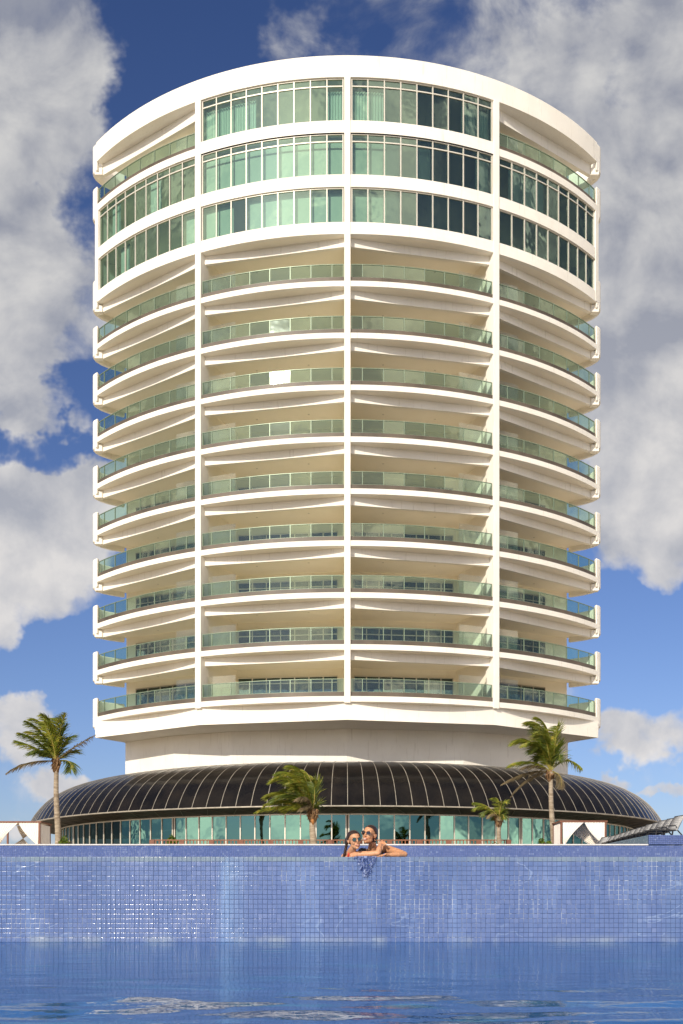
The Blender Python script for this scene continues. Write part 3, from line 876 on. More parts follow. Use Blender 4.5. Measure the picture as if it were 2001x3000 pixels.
def palm(label, Y, base, crown, fronds, r=.115, sc_=1.0, seed=1, wind=(-.35,0,0), zoff=0.0, leafL=.62, husk=.5, nl=46):
    rg=random.Random(seed)
    B=at(base[0],base[1],Y); B.z=DECK; C=at(crown[0],crown[1],Y)
    o=empty('palm_tree',B); tag(o,label,'palm tree'); C=C-B
    b=MB(); n=36; pts=[];rs=[]
    for i in range(n+1):
        t=i/n; x=C.x*(t**1.2)+.03*math.sin(t*7); pts.append((x,.02*math.sin(t*5),C.z*t)); rs.append(r*(1.25-.45*t)*(1+.035*(i%2))*(1+.25*max(0,1-t*9)))
    b.tube(pts,rs,14); b.build('trunk',M['trunk'],o,smooth=True)
    b=MB()
    for i in range(22):   # old leaf bases wrapped under the crown
        a=rg.random()*2*PI; z0=C.z-husk+rg.random()*husk*.7
        p0=Vector((C.x+math.cos(a)*r*.7,math.sin(a)*r*.7,z0)); p1=p0+Vector((math.cos(a)*.11*r/.115,math.sin(a)*.11,.22+.12*rg.random())); p2=p1+Vector((math.cos(a)*.08,math.sin(a)*.08,.02-rg.random()*.2))
        b.tube([p0,p1,p2],[.06*r/.115,.045*r/.115,.012],5)
    b.tube([(C.x,0,C.z-husk),(C.x,0,C.z-husk*.4),(C.x,0,C.z+.12)],[r*.95,r*1.25,r*.5],10)
    b.build('leaf_base_husk',M['husk'],o,smooth=True)
    for f in fronds:
        tip,ctrl=f[0],f[1]; kind=f[2] if len(f)>2 else 'leaf'; dep=f[3] if len(f)>3 else rg.uniform(-.9,.9)
        s=Y/F
        T=Vector(((tip[0]-crown[0])*s,dep,(crown[1]-tip[1])*s)); K=Vector(((ctrl[0]-crown[0])*s,dep*.45,(crown[1]-ctrl[1])*s))
        o0=C+Vector((0,0,.02)); 
        L=T.length
        frond(o,[o0,o0+K,o0+T],leafL*1.3*min(1,.6+L/3.5)*(1 if kind!='leaf_dry' else .7),M[kind],wind,rg,droop=.75 if kind!='leaf_dry' else 1.2,n=int(nl*1.25*min(1.3,.5+L/2.5)))
    return o
def z2s(ox,oy,k,pts): return [((ox+a[0][0]/k,oy+a[0][1]/k),(ox+a[1][0]/k,oy+a[1][1]/k))+tuple(a[2:]) for a in pts]
# tall left palm (coordinates read off the photograph, then placed in depth)
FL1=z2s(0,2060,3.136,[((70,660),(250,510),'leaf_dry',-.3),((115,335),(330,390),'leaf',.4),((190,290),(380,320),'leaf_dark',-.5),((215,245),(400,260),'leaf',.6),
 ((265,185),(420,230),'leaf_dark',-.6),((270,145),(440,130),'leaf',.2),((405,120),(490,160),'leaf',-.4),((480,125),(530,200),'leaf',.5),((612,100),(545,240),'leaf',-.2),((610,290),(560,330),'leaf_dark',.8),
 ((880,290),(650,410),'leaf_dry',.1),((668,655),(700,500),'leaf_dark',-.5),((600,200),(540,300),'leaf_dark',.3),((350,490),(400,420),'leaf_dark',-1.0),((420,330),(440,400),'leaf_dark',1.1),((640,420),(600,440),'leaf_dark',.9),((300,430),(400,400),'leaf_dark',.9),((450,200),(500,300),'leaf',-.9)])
palm('tall straight coconut palm in front of the left end of the black dome',52,(169,2500),(165,2232),FL1,r=.125,seed=3,wind=(-.30,0,-.05))
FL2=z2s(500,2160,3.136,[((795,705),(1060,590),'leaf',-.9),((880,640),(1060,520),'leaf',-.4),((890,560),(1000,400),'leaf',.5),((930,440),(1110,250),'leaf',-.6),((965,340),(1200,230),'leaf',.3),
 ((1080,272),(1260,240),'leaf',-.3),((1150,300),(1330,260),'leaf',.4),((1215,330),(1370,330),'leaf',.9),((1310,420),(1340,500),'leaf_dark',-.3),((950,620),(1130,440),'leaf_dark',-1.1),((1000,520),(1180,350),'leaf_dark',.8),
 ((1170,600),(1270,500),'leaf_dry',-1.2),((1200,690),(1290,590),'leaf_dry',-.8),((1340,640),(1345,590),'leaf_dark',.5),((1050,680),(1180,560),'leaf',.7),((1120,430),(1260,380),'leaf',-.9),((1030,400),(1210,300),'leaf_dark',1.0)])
palm('windswept palm with orange husk and all its fronds blown left, in front of the dome',50,(919,2500),(916,2378),FL2,r=.14,seed=5,wind=(-.75,0,-.05),leafL=.66,nl=54)
b=MB(); p=at(916,2405,50); b.tube([p+Vector((.02,-.13,-.18)),p+Vector((0,-.15,.0)),p+Vector((-.03,-.11,.2))],[.03,.085,.03],8)
oc=b.build('orange_husk',M['husk_orange'],smooth=True)
pl=[o for o in bpy.data.objects if o.name.startswith('palm_tree')][-1]; oc.parent=pl; oc.location=-Vector(pl.location)
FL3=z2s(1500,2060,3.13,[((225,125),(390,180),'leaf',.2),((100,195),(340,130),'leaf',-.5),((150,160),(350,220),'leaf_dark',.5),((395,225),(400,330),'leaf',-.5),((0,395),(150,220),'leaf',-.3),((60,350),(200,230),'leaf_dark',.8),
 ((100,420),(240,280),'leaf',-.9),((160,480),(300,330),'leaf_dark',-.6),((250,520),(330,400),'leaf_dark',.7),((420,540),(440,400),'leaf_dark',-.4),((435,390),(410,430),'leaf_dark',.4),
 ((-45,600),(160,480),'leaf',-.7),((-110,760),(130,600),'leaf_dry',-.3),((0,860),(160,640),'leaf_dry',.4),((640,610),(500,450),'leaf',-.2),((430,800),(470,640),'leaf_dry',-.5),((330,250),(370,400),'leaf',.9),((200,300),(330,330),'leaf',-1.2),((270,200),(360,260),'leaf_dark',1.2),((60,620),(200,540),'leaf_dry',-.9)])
palm('tall windswept palm right of the tower base, rising behind the cabana',57,(1622,2500),(1613,2262),FL3,r=.13,seed=8,wind=(-.55,0,-.05),leafL=.72,nl=52)
FL4=z2s(1350,2320,3.484,[((145,195),(200,90),'leaf',-.2),((130,110),(270,100),'leaf',.3),((215,270),(240,140),'leaf_dark',-.6),((330,65),(410,50),'leaf',.2),((440,120),(400,80),'leaf',-.4),((455,210),(440,120),'leaf_dark',.3),
 ((250,290),(320,180),'leaf_dry',-.7),((440,290),(430,200),'leaf_dark',-.3),((350,290),(370,210),'leaf_dark',.5),((190,160),(280,130),'leaf_dark',.6),((380,300),(400,230),'leaf_dry',-.4)])
palm('smallest palm with a short trunk behind the timber railing end',55,(1464,2500),(1462,2398),FL4,r=.11,seed=12,wind=(-.35,0,-.1),leafL=.42,nl=34,husk=.45)
# the palms that stand behind the viewpoint and show in the mirror glass are left to the reflections

# ------------------------------------------------------------------ shrubs
def shrub(label,Y,px0,px1,pyt,planter=True,seed=1,leaf=.09,n=520,mat='bush'):
    rg=random.Random(seed)
    a=at(px0,pyt,Y); c=at(px1,pyt,Y); cx=(a.x+c.x)/2; w=(c.x-a.x)/2; top=a.z-DECK
    o=empty('shrub',(cx,Y,DECK)); tag(o,label,'shrub')
    b=MB(); hb=max(.25,top-.75)
    for i in range(n):
        u=rg.uniform(-1,1); v=rg.uniform(-1,1)
        if u*u+v*v>1: continue
        hh=(1-.55*(u*u+v*v))*(.75+.25*math.sin(u*5+seed))
        z=hb+ (top-hb)*hh*(rg.random()**.5)
        p=Vector((u*w,v*w*.6,z)); d=Vector((rg.gauss(0,1),rg.gauss(0,1)-.4,rg.gauss(.6,.6))).normalized(); s=d.cross(Vector((rg.random(),rg.random(),rg.random()))).normalized()
        l=leaf*rg.uniform(.7,1.3)
        b.add([p,p+d*l*.5+s*l*.35,p+d*l,p+d*l*.5-s*l*.35],[(0,1,2,3)])
    b.build('foliage',M[mat],o,recalc=False)
    b=MB()
    for i in range(9):
        x=rg.uniform(-w*.6,w*.6); b.tube([(x*.5,0,.02),(x,rg.uniform(-.2,.2),top*.8)],[.02,.008],5)
    b.build('stem',M['wood'],o)
    if planter:
        b=MB(); b.tube([(0,0,0),(0,0,hb*.8),(0,0,hb+.12),(0,0,hb+.1)],[w*.8,w*1.05,w*1.12,w*.9],20); q=b.build('planter',M['planter'],o,smooth=40)
    return o
shrub('bright green shrub in a dark planter at the foot of the tall left palm',51,158,222,2448,seed=2,n=1400)
shrub('bright green shrub in a dark planter left of the right cabana',53,1573,1616,2452,seed=4,n=700,leaf=.12)
shrub('low yellow-green plants below the smallest palm',53,1398,1480,2464,planter=False,seed=6,n=700)
shrub('small spiky yellow-green plant behind the left end of the timber railing',58,490,520,2446,planter=False,seed=9,leaf=.2,n=260)

# ------------------------------------------------------------------ the two women at the edge
M['skin']=None
def skinmat(name,c0,c1):
    m,t=newmat(name)
    p=t.node('ShaderNodeBsdfPrincipled', ins={'Roughness':.42,'Subsurface Weight':.12,'Subsurface Radius':(.012,.005,.003),'Subsurface Scale':1.0,'Specular IOR Level':.5})
    c=t.ramp(t.noise(t.pos,14,4),.35,.65,c0,c1); t.l.new(c,p.inputs['Base Color']); t.l.new(p.outputs[0],t.out.inputs[0]); return m
M['skin_a']=skinmat('tanned_skin',(.52,.25,.125),(.60,.30,.155))
M['skin_b']=skinmat('light_tan_skin',(.56,.28,.15),(.64,.33,.18))  # slightly lighter skin tone for the girl
M['hair']=pbr('dark_brown_hair',(.022,.011,.007),.35,(.05,.024,.014),60,(1,1,.15),bump=.5,bscale=90,bdist=.004)
M['lip']=pbr('lips',(.50,.13,.10),.35)
M['teeth']=pbr('teeth',(.85,.82,.76),.3)
M['lens']=pbr('dark_lens',(.012,.008,.008),.06,spec=.8)
M['lens_teal']=pbr('teal_mirror_lens',(.01,.05,.06),.06,spec=1.0)
M['gold']=pbr('rose_gold',(.55,.30,.16),.25,metallic=.8)
M['red_cloth']=pbr('red_swimwear',(.55,.045,.03),.6)
M['dark_cloth']=pbr('black_swimwear',(.018,.014,.016),.6)
def Wz(zx,zy,Y): return at(960+zx/5.6,2380+zy/5.6,Y)
def fuse(name,mb,mat,parent,vox=.003,it=6):
    o=mb.build(name,mat,parent)
    r=o.modifiers.new('fuse','REMESH'); r.mode='VOXEL'; r.voxel_size=vox; r.use_smooth_shade=True
    sm=o.modifiers.new('soft','SMOOTH'); sm.iterations=it; sm.factor=.5
    return o
def head_rot(yaw,roll,pitch=0):
    return Matrix.Rotation(rad(roll),3,'Y')@Matrix.Rotation(rad(yaw),3,'Z')@Matrix.Rotation(rad(pitch),3,'X')
def head(mb,C,R,s=1.0,jaw=1.0):
    def E(c,r): mb.ball(C+R@(Vector(c)*s),tuple(x*s for x in r),18,12,rot=R)
    def T(pts,rs): mb.tube([C+R@(Vector(p)*s) for p in pts],[x*s for x in rs],10)
    E((0,.018,.034),(.072,.094,.083)); E((0,-.018,.045),(.064,.066,.062))
    E((0,-.030,-.025),(.061*jaw,.060,.078)); E((0,-.040,-.072),(.046*jaw,.046,.036)); E((0,-.076,-.094),(.019,.018,.016))
    E((0,-.088,.034),(.040,.012,.012))                      # brow
    T([(0,-.090,.026),(0,-.103,.0),(0,-.113,-.020)],[.0075,.009,.011]); E((0,-.104,-.026),(.0165,.012,.009))
    for q in (-1,1):
        E((q*.029,-.062,-.026),(.025,.024,.030)); E((q*.072,.012,-.006),(.008,.017,.029)); E((q*.077,.020,.004),(.008,.012,.020))
        E((q*.030,-.076,.014),(.014,.010,.010))             # closed eye mound behind the lens
        E((q*.033,-.024,-.058),(.024,.036,.034))
    E((0,-.084,-.056),(.028,.016,.020))
def head_extras(C,R,parent,s,lens,framemat,lr=.026,sep=.034,smile=1.0):
    f=lambda p: C+R@(Vector(p)*s)
    g=MB()
    for q in (-1,1):
        n=20; ring=[]
        for k in range(n+1):
            a=2*PI*k/n; ring.append(f((q*sep+math.cos(a)*lr,-.103+abs(q*sep+math.cos(a)*lr)*.22,.012+math.sin(a)*lr*.92)))
        g.tube(ring,.0022*s,6,cap=False)
        g.tube([f((q*(sep+lr),-.090,.02)),f((q*.078,-.06,.02)),f((q*.080,.01,.016))],.0022*s,6)
    g.tube([f((-.010,-.104,.018)),f((0,-.107,.021)),f((.010,-.104,.018))],.0022*s,6)
    fr=g.build('sunglasses',framemat,parent,smooth=True)
    g=MB()
    for q in (-1,1):
        n=20; vs=[f((q*sep,-.1015+sep*.22,.012))]
        for k in range(n):
            a=2*PI*k/n; vs.append(f((q*sep+math.cos(a)*lr,-.1015+abs(q*sep+math.cos(a)*lr)*.22,.012+math.sin(a)*lr*.92)))
        g.add(vs,[(0,k+1,(k+1)%n+1) for k in range(n)])
    g.build('lens',lens,fr,smooth=True,recalc=False)
    # mouth: open smile
    g=MB(); N=12; lo=[];up=[]
    for k in range(N+1):
        x=-.024+.048*k/N; c=1-(x/.024)**2; yy=-.1055+ (x/.024)**2*.012
        up.append((x,yy,-.053-.0035*c)); lo.append((x,yy+.001,-.053-.0145*c*smile))
    vs=[f(p) for p in up]+[f(p) for p in lo]
    g.add(vs,[(k,k+1,N+2+k,N+1+k) for k in range(N)])
    te=g.build('teeth',M['teeth'],parent,recalc=False)
    g=MB(); g.tube([f((p[0],p[1]-.001,p[2]+.001)) for p in up],[.001*s]+[.0021*s]*(N-1)+[.001*s],6); g.tube([f((p[0],p[1]-.001,p[2]-.001)) for p in lo],[.001*s]+[.0028*s]*(N-1)+[.001*s],6)
    g.build('lips',M['lip'],parent,smooth=True)
def hair_cap(C,R,parent,s,thick=.010,line=.052,extra=None):
    g=MB(); nu,nv=120,90; rr=(.072+thick,.094+thick,.083+thick); cc=Vector((0,.018,.034))
    P={};keep=[]
    vs=[]
    for j in range(nv+1):
        ph=PI*j/nv
        for i in range(nu):
            th=2*PI*i/nu
            w=1+.014*math.sin(th*22+ph*3)
            p=Vector((rr[0]*math.sin(ph)*math.cos(th)*w,rr[1]*math.sin(ph)*math.sin(th)*w,rr[2]*math.cos(ph)))+cc
            vs.append(p)
    fs=[]
    for j in range(nv):
        for i in range(nu):
            f=(j*nu+i,(j+1)*nu+i,(j+1)*nu+(i+1)%nu,j*nu+(i+1)%nu)
            m=sum((vs[k] for k in f),Vector())/4
            # hairline: runs over the brow, behind the temples and the ears
            K=((-.12,.088),(-.07,.086),(-.045,.074),(-.015,.045),(.005,.018),(.03,-.015),(.05,-.050),(.2,-.06)); lim=-.06
            for (ya,la),(yb,lb) in zip(K,K[1:]):
                if ya<=m.y<yb: lim=la+(lb-la)*(m.y-ya)/(yb-ya)
            if m.z>lim: fs.append(f)
    g.add([C+R@(v*s) for v in vs],fs)
    o=g.build('hair',M['hair'],parent,smooth=True)
    bm=bmesh.new(); bm.from_mesh(o.data); bmesh.ops.delete(bm,geom=[v for v in bm.verts if not v.link_faces],context='VERTS'); bm.to_mesh(o.data); bm.free()
    md=o.modifiers.new('t','SOLIDIFY'); md.thickness=.008; md.offset=-1
    return o
def finger(mb,pts,r=.0078):
    mb.tube(pts,[r,r*1.03,r*.95,r*.78][:len(pts)],8); mb.ball(pts[-1],r*.78,8,6); mb.ball(pts[0],r,8,6)
def limb(mb,pts,rs,n=14):
    mb.tube(pts,rs,n)
    for p,r in zip(pts,rs): mb.ball(p,r,14,10)

# ---- girl at the left, arm round the woman
gp=empty('person',Wz(360,760,13.72)); tag(gp,'girl in teal mirrored sunglasses and red strap hugging the woman, dark braid over her shoulder','person')
def L(o): o.matrix_parent_inverse=Matrix.Translation(-Vector(gp.location)) ; return o
def attach(p):
    for ch in p.children: ch.matrix_parent_inverse=Matrix.Translation(-Vector(p.location))
C=Wz(436,462,13.50); R=head_rot(20,-7,3)
b=MB(); head(b,C,R,.99,.95)
nb=Wz(372,668,13.66); nt=Wz(425,575,13.56)
limb(b,[nb,nt],[.050,.043])
limb(b,[Wz(340,1150,13.80),Wz(345,930,13.78),Wz(350,790,13.74)],[.115,.105,.105])
limb(b,[Wz(282,735,13.78),Wz(350,712,13.72),Wz(418,708,13.62)],[.050,.058,.050])   # shoulder girdle
el=Wz(822,668,13.47)
limb(b,[Wz(418,700,13.62),Wz(530,690,13.55),Wz(690,682,13.50),el],[.046,.040,.035,.034])
wr=Wz(868,520,13.62)
limb(b,[el,Wz(842,610,13.52),wr],[.035,.036,.024])
# hand laid over the woman's shoulder
pa=Wz(893,492,13.66)
limb(b,[wr,pa],[.024,.026])
for (a,c,d,k) in (((905,478,13.64),(925,482,13.61),(940,505,13.58),1),((900,468,13.66),(912,455,13.63),(900,458,13.60),.9),((908,488,13.63),(935,498,13.60),(962,515,13.575),1),((905,498,13.63),(928,512,13.60),(948,524,13.575),.95),((898,506,13.64),(915,518,13.61),(930,528,13.58),.85)):
    finger(b,[pa,Wz(*a),Wz(*c),Wz(*d)],.0098*k)
limb(b,[Wz(282,735,13.78),Wz(262,900,13.80)],[.045,.038])
fuse('body',b,M['skin_b'],gp)
head_extras(C,R,gp,.99,M['lens_teal'],M['gold'],.0265,.034,.8)
hair_cap(C,R,gp,.99,.013)
b=MB(); pts=[]; 
for i in range(15):
    t_=i/14; q=Wz(312-52*t_**1.3,500+235*t_,13.62+.04*t_); pts.append(q)
b.tube(pts,[.021*(1+.22*math.sin(i*2.4))*(1-.35*i/14) for i in range(15)],10); b.ball(Wz(318,470,13.60),(.03,.035,.05))
b.build('braid',M['hair'],gp,smooth=True)
b=MB(); b.tube([Wz(352,655,13.612),Wz(343,690,13.60),Wz(338,740,13.63)],[.010,.012,.013],8); b.tube([Wz(340,735,13.63),Wz(345,930,13.66)],[.05,.09],12); b.build('swimsuit',M['red_cloth'],gp,smooth=True)
attach(gp)
# ---- woman at the right
wp=empty('person',Wz(740,800,13.85)); tag(wp,'woman with round dark sunglasses and gold earrings leaning her folded arm on the pool edge','person')
C=Wz(688,372,13.62); R=head_rot(-30,8,-2)
b=MB(); head(b,C,R,1.03,.97)
limb(b,[Wz(722,640,13.76),Wz(735,520,13.70)],[.056,.047])
limb(b,[Wz(735,1200,13.92),Wz(735,930,13.90),Wz(735,760,13.84)],[.125,.115,.115])
limb(b,[Wz(575,665,13.86),Wz(660,668,13.82),Wz(735,655,13.80),Wz(840,625,13.80),Wz(925,600,13.80)],[.050,.056,.062,.058,.054])
b.ball(Wz(600,740,13.80),(.08,.07,.08)); b.ball(Wz(800,745,13.76),(.09,.07,.085))
ew=Wz(1262,688,13.50)
limb(b,[Wz(930,598,13.80),Wz(1040,620,13.72),Wz(1170,655,13.59),ew],[.054,.048,.041,.036])
ww=Wz(1015,698,13.42)
limb(b,[ew,Wz(1160,690,13.45),ww],[.034,.034,.0235])
pm=Wz(955,702,13.40)
limb(b,[ww,pm],[.023,.024]); b.ball(Wz(965,702,13.40),(.036,.032,.018))
for i,(dx,dy_,k) in enumerate(((0,0,1),(6,.02,1.03),(14,.038,1),(34,-.02,.9))):
    finger(b,[Wz(940,700,13.39+dy_),Wz(905+dx*.4,700+i,13.385+dy_),Wz(880+dx,704,13.38+dy_),Wz(848+dx,711,13.378+dy_)],.0098*k)
finger(b,[Wz(985,694,13.385),Wz(960,687,13.365),Wz(935,694,13.36)],.0095)
limb(b,[Wz(575,665,13.86),Wz(520,760,13.84),Wz(480,900,13.8)],[.048,.042,.036])
fuse('body',b,M['skin_a'],wp)
head_extras(C,R,wp,1.03,M['lens'],M['gold'],.0275,.036,1.1)
hair_cap(C,R,wp,1.03,.009)
b=MB(); b.ball(C+R@Vector((0,.115,-.01)),(.045,.035,.045),14,10); b.ball(C+R@Vector((.0,.085,-.045)),(.055,.04,.05),14,10); b.build('hair_bun',M['hair'],wp,smooth=True)
for q in (1,):
    b=MB(); ec=C+R@Vector((.079,.004,-.055)); n=14
    b.tube([ec+Vector((.0,math.cos(2*PI*k/n)*.006,0))+Vector((math.cos(2*PI*k/n)*.008,0,math.sin(2*PI*k/n)*.010)) for k in range(n+1)],.0025,6,cap=False); b.build('earring',M['gold'],wp,smooth=True)
b=MB(); limb(b,[Wz(540,690,13.80),Wz(562,648,13.79),Wz(590,632,13.80)],[.052,.050,.035]); b.build('swimsuit',M['dark_cloth'],wp,smooth=True)
b=MB(); b.tube([Wz(618,585,13.76),Wz(605,612,13.745),Wz(590,650,13.74),Wz(598,720,13.72)],[.006,.007,.008,.009],8); b.tube([Wz(872,560,13.76),Wz(880,610,13.74),Wz(882,700,13.71)],[.010,.013,.02],8); b.build('swimsuit_strap',M['dark_cloth'],wp,smooth=True)
attach(wp)
# ---- water spilling over the lip below them
def splashmat():
    m,t=newmat('spilling_water')
    n=t.noise(t.mapping(t.pos,(30,30,14)),1.0,6,.65,.8)
    b=t.node('ShaderNodeBump', ins={'Strength':1.0,'Distance':.03,'Height':n})
    p=t.node('ShaderNodeBsdfPrincipled', ins={'Base Color':(.16,.26,.52,1),'Roughness':.06,'IOR':1.33,'Specular IOR Level':1.0,'Normal':b.outputs[0]})
    c=t.ramp(n,.45,.72,(.05,.09,.30),(.50,.60,.85)); t.l.new(c,p.inputs['Base Color'])
    tr=t.node('ShaderNodeBsdfTransparent', ins={'Color':(.8,.86,.97,1)})
    mx=t.node('ShaderNodeMixShader', ins={0:t.mapr(n,.38,.58,.25,.95),1:tr.outputs[0],2:p.outputs[0]}); t.l.new(mx.outputs[0],t.out.inputs[0]); return m
M['splash']=splashmat()
b=MB(); g={}; nu,nv=110,70
for j in range(nv+1):
    for i in range(nu+1):
        zx=335+505*i/nu; zy=716+335*j/nv
        nn=mnoise.fractal(Vector((zx/38,zy/60,1.3)),1.0,2.0,4)
        g[i,j]=len(b.v); p=Wz(zx,zy,WALLY-.010-.018*max(0,.5+nn)); b.v.append(tuple(p))
for j in range(nv):
    for i in range(nu):
        zx=335+505*(i+.5)/nu; zy=716+335*(j+.5)/nv
        e=mnoise.fractal(Vector((zx/30,zy/45,7)),1.0,2.0,3)*.42
        v=(zy-716)/335; cx=625; hw=(210*(1-v)**.8+25)/ (1+2.2*max(0,.18-v)*0)
        side=abs(zx-cx)/hw
        hole=mnoise.fractal(Vector((zx/22,zy/26,3)),1.0,2.0,3)
        if side+e<.80 and hole<.35-.3*side*0+.0: b.f.append((g[i,j],g[i+1,j],g[i+1,j+1],g[i,j+1]))
rs=random.Random(5)
for k in range(150):
    v=rs.random()**.7; hw=260*(1-v)+60; zx=620+rs.gauss(0,.5)*hw; zy=722+340*v
    if not 300<zx<860: continue
    b.ball(Wz(zx,zy,WALLY-.012-rs.random()*.02),(rs.uniform(.002,.0045),.003,rs.uniform(.003,.009)),6,5)
o=b.build('water_splash',M['splash'],smooth=True,recalc=False)
bm=bmesh.new(); bm.from_mesh(o.data); bmesh.ops.delete(bm,geom=[v for v in bm.verts if not v.link_faces],context='VERTS'); bm.to_mesh(o.data); bm.free()
tag(o,'glittering water spilling over the pool edge below the two women','splash')

# ------------------------------------------------------------------ sky
w=bpy.data.worlds.new('World'); sc.world=w; w.use_nodes=True; w.node_tree.nodes.clear()
t=NT(w.node_tree)
SUN_EL,SUN_AZ=rad(25.5),rad(25)     # azimuth measured left of straight-behind the camera
sky=t.node('ShaderNodeTexSky', sky_type='NISHITA', sun_disc=False, sun_elevation=SUN_EL, sun_rotation=PI+SUN_AZ, altitude=0, air_density=1.0, dust_density=.6, ozone_density=2.5)
d=t.node('ShaderNodeTexCoord').outputs['Generated']
sx=t.node('ShaderNodeSeparateXYZ', ins={0:d})
X,Y_,Z_=sx.outputs
ay=t.math('MAXIMUM',t.math('ABSOLUTE',Y_),.04)
uu=t.math('ADD',t.math('MULTIPLY',t.math('DIVIDE',X,ay),3.26),1.0)
vv=t.math('SUBTRACT',2.632,t.math('MULTIPLY',t.math('DIVIDE',Z_,ay),3.26))
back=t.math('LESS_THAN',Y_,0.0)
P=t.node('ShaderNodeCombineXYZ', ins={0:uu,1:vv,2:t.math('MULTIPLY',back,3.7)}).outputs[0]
Pf=t.node('ShaderNodeCombineXYZ', ins={0:uu,1:vv,2:0.0}).outputs[0]
wn=t.node('ShaderNodeTexNoise', ins={'Vector':P,'Scale':2.6,'Detail':5.0,'Roughness':.6}).outputs['Color']
wv=t.vmath('SUBTRACT',wn,(.5,.5,.5)); wv=t.vmath('MULTIPLY',wv,(.50,.50,0))
Q=t.vmath('ADD',Pf,wv)
BL=[ # centre u,v  radii, weight   (tangent-plane units of 1/3.26)
 (.02,.20,.30,.55,1.3),(.10,.75,.32,.45,1.2),(.16,1.02,.20,.25,.8),(.05,1.16,.19,.12,1.0),(.25,.30,.22,.25,.55),
 (.03,1.58,.30,.30,1.6),(.26,1.36,.14,.16,.9),(.24,1.62,.13,.22,.4),
 (.02,2.12,.11,.10,1.3),(.24,2.27,.17,.055,1.5),(.02,2.40,.15,.04,1.0),
 (1.30,.12,.42,.22,.42),(.85,.10,.2,.12,.15),(1.66,.30,.30,.28,.6),(1.95,.60,.34,.55,1.7),(1.85,1.02,.24,.35,1.3),(1.98,1.35,.30,.32,1.4),(1.86,1.58,.14,.14,.9),
 (1.70,.02,.3,.2,.55),(1.97,.05,.25,.3,.7),(.80,.12,.12,.10,.45),
 (1.95,2.14,.15,.085,1.3),(1.80,2.285,.075,.045,1.3),(1.97,2.315,.07,.02,.9),(1.82,2.14,.07,.07,.4),
 # clearings
 (1.84,.22,.09,.13,-1.3),(.23,.58,.11,.17,-1.2),(.22,1.20,.12,.10,-.9),(.24,1.02,.09,.20,-.9),(.12,1.29,.25,.05,-.8),(.50,.15,.25,.22,-.9),(1.02,.10,.10,.12,-.3),(1.8,1.85,.5,.13,-1.2),(.15,1.95,.3,.09,-1.2),(1.55,.10,.05,.12,-.4)]
acc=None
for (cx,cy,rx,ry,wt) in BL:
    q=t.vmath('MULTIPLY',t.vmath('SUBTRACT',Q,(cx,cy,0)),(1/rx,1/ry,0))
    l=t.vmath('DOT_PRODUCT',q,q)
    g=t.node('ShaderNodeMapRange', interpolation_type='SMOOTHSTEP', ins={'Value':l,'From Min':1.7,'From Max':0.0,'To Min':0.0,'To Max':wt}).outputs[0]
    acc=g if acc is None else t.math('ADD',acc,g)
n1=t.noise(P,3.4,9,.58,.25)
n2=t.noise(t.vmath('ADD',P,(-.035,-.06,0)),3.4,5,.58,.25)
gen=t.noise(t.mapping(P,(1.0,1.6,1),(4,2,0)),.9,5,.5)
inside=t.math('MULTIPLY',t.math('LESS_THAN',t.math('ABSOLUTE',t.math('SUBTRACT',uu,1.0)),1.05),t.math('SUBTRACT',1.0,back))
genw=t.math('MULTIPLY',t.mapr(gen,.46,.62,0,1.3),t.math('SUBTRACT',1.0,inside))
f=t.math('ADD',t.math('ADD',acc,genw),t.math('MULTIPLY',t.math('SUBTRACT',n1,.5),2.6))
hz=t.mapr(Z_,-.01,.03,0,1)
mask=t.math('MULTIPLY',t.mapr(f,.12,1.25,0,1,True),hz)
core_=t.mapr(f,.5,1.7,0,1,True)
m1=t.noise(P,1.5,3,.5,.2); m2=t.noise(t.vmath('ADD',P,(-.05,-.13,0)),1.5,3,.5,.2)
lit=t.mapr(t.math('ADD',t.math('SUBTRACT',n1,n2),t.math('MULTIPLY',t.math('SUBTRACT',m1,m2),1.3)),-.20,.22,0,1)
low=t.mapr(vv,.6,2.1,0,1)
cl_sh=t.mix(low,(.31,.33,.40),(.50,.52,.58))
cl_li=t.mix(low,(.74,.73,.71),(.92,.88,.85))
cc=t.mix(lit,cl_sh,cl_li)
cc=t.mix(t.math('MULTIPLY',core_,.22),cc,cl_sh)
SKYK=.085
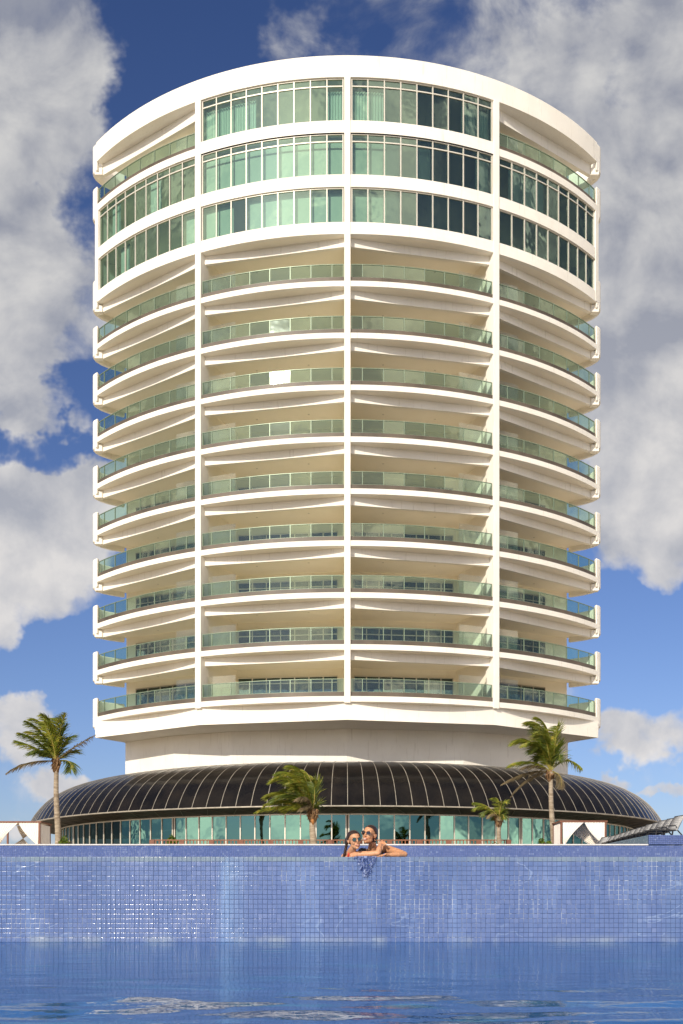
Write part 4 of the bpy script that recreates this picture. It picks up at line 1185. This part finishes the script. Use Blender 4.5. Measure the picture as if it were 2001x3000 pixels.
skyc=t.mix(1.0,sky.outputs[0],(.93,.97,1.28),'MULTIPLY')
# deepen towards the zenith as a polarised sky does
skyc=t.mix(t.mapr(vv,2.5,.0,0,1),skyc,t.mix(1.0,skyc,(.62,.70,.80),'MULTIPLY'))
cs=t.mix(1.0,cc,(1/SKYK,1/SKYK,1/SKYK),'MULTIPLY')
cs=t.node('ShaderNodeVectorMath',operation='SCALE',ins={0:cc,'Scale':1/SKYK*.95}).outputs[0]
cs=t.mix(back,cs,t.mix(1.0,cs,(4.7,4.1,3.25),'MULTIPLY'))  # unseen clouds behind the camera, brightened and warmed as added fill light
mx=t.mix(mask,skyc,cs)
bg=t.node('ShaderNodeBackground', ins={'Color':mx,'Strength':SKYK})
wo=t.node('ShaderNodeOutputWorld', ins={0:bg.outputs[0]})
# ------------------------------------------------------------------ sun
sl=bpy.data.lights.new('sun','SUN'); sl.energy=3.95; sl.angle=rad(.55); sl.color=(1,.915,.78)
so=bpy.data.objects.new('sun',sl); COL.objects.link(so)
sd=Vector((-math.sin(SUN_AZ)*math.cos(SUN_EL),-math.cos(SUN_AZ)*math.cos(SUN_EL),math.sin(SUN_EL)))
so.rotation_euler=sd.to_track_quat('Z','Y').to_euler(); so.location=(-20,-30,30)
# ------------------------------------------------------------------ camera
cd=bpy.data.cameras.new('camera'); cam=bpy.data.objects.new('camera',cd); COL.objects.link(cam)
cam.location=(0,0,EYE); cam.rotation_euler=(rad(90),0,0)
cd.sensor_fit='HORIZONTAL'; cd.sensor_width=36; cd.lens=36*F/2001; cd.shift_y=(V0-1500)/2001; cd.clip_start=.1; cd.clip_end=9000
sc.camera=cam
sc.view_settings.view_transform='Standard'; sc.view_settings.look='None'; sc.view_settings.exposure=0; sc.view_settings.gamma=1
sc.render.engine='CYCLES'
cy=sc.cycles; cy.max_bounces=12; cy.diffuse_bounces=8; cy.glossy_bounces=4; cy.transparent_max_bounces=12; cy.sample_clamp_indirect=6; cy.use_denoising=True
cy.caustics_reflective=False
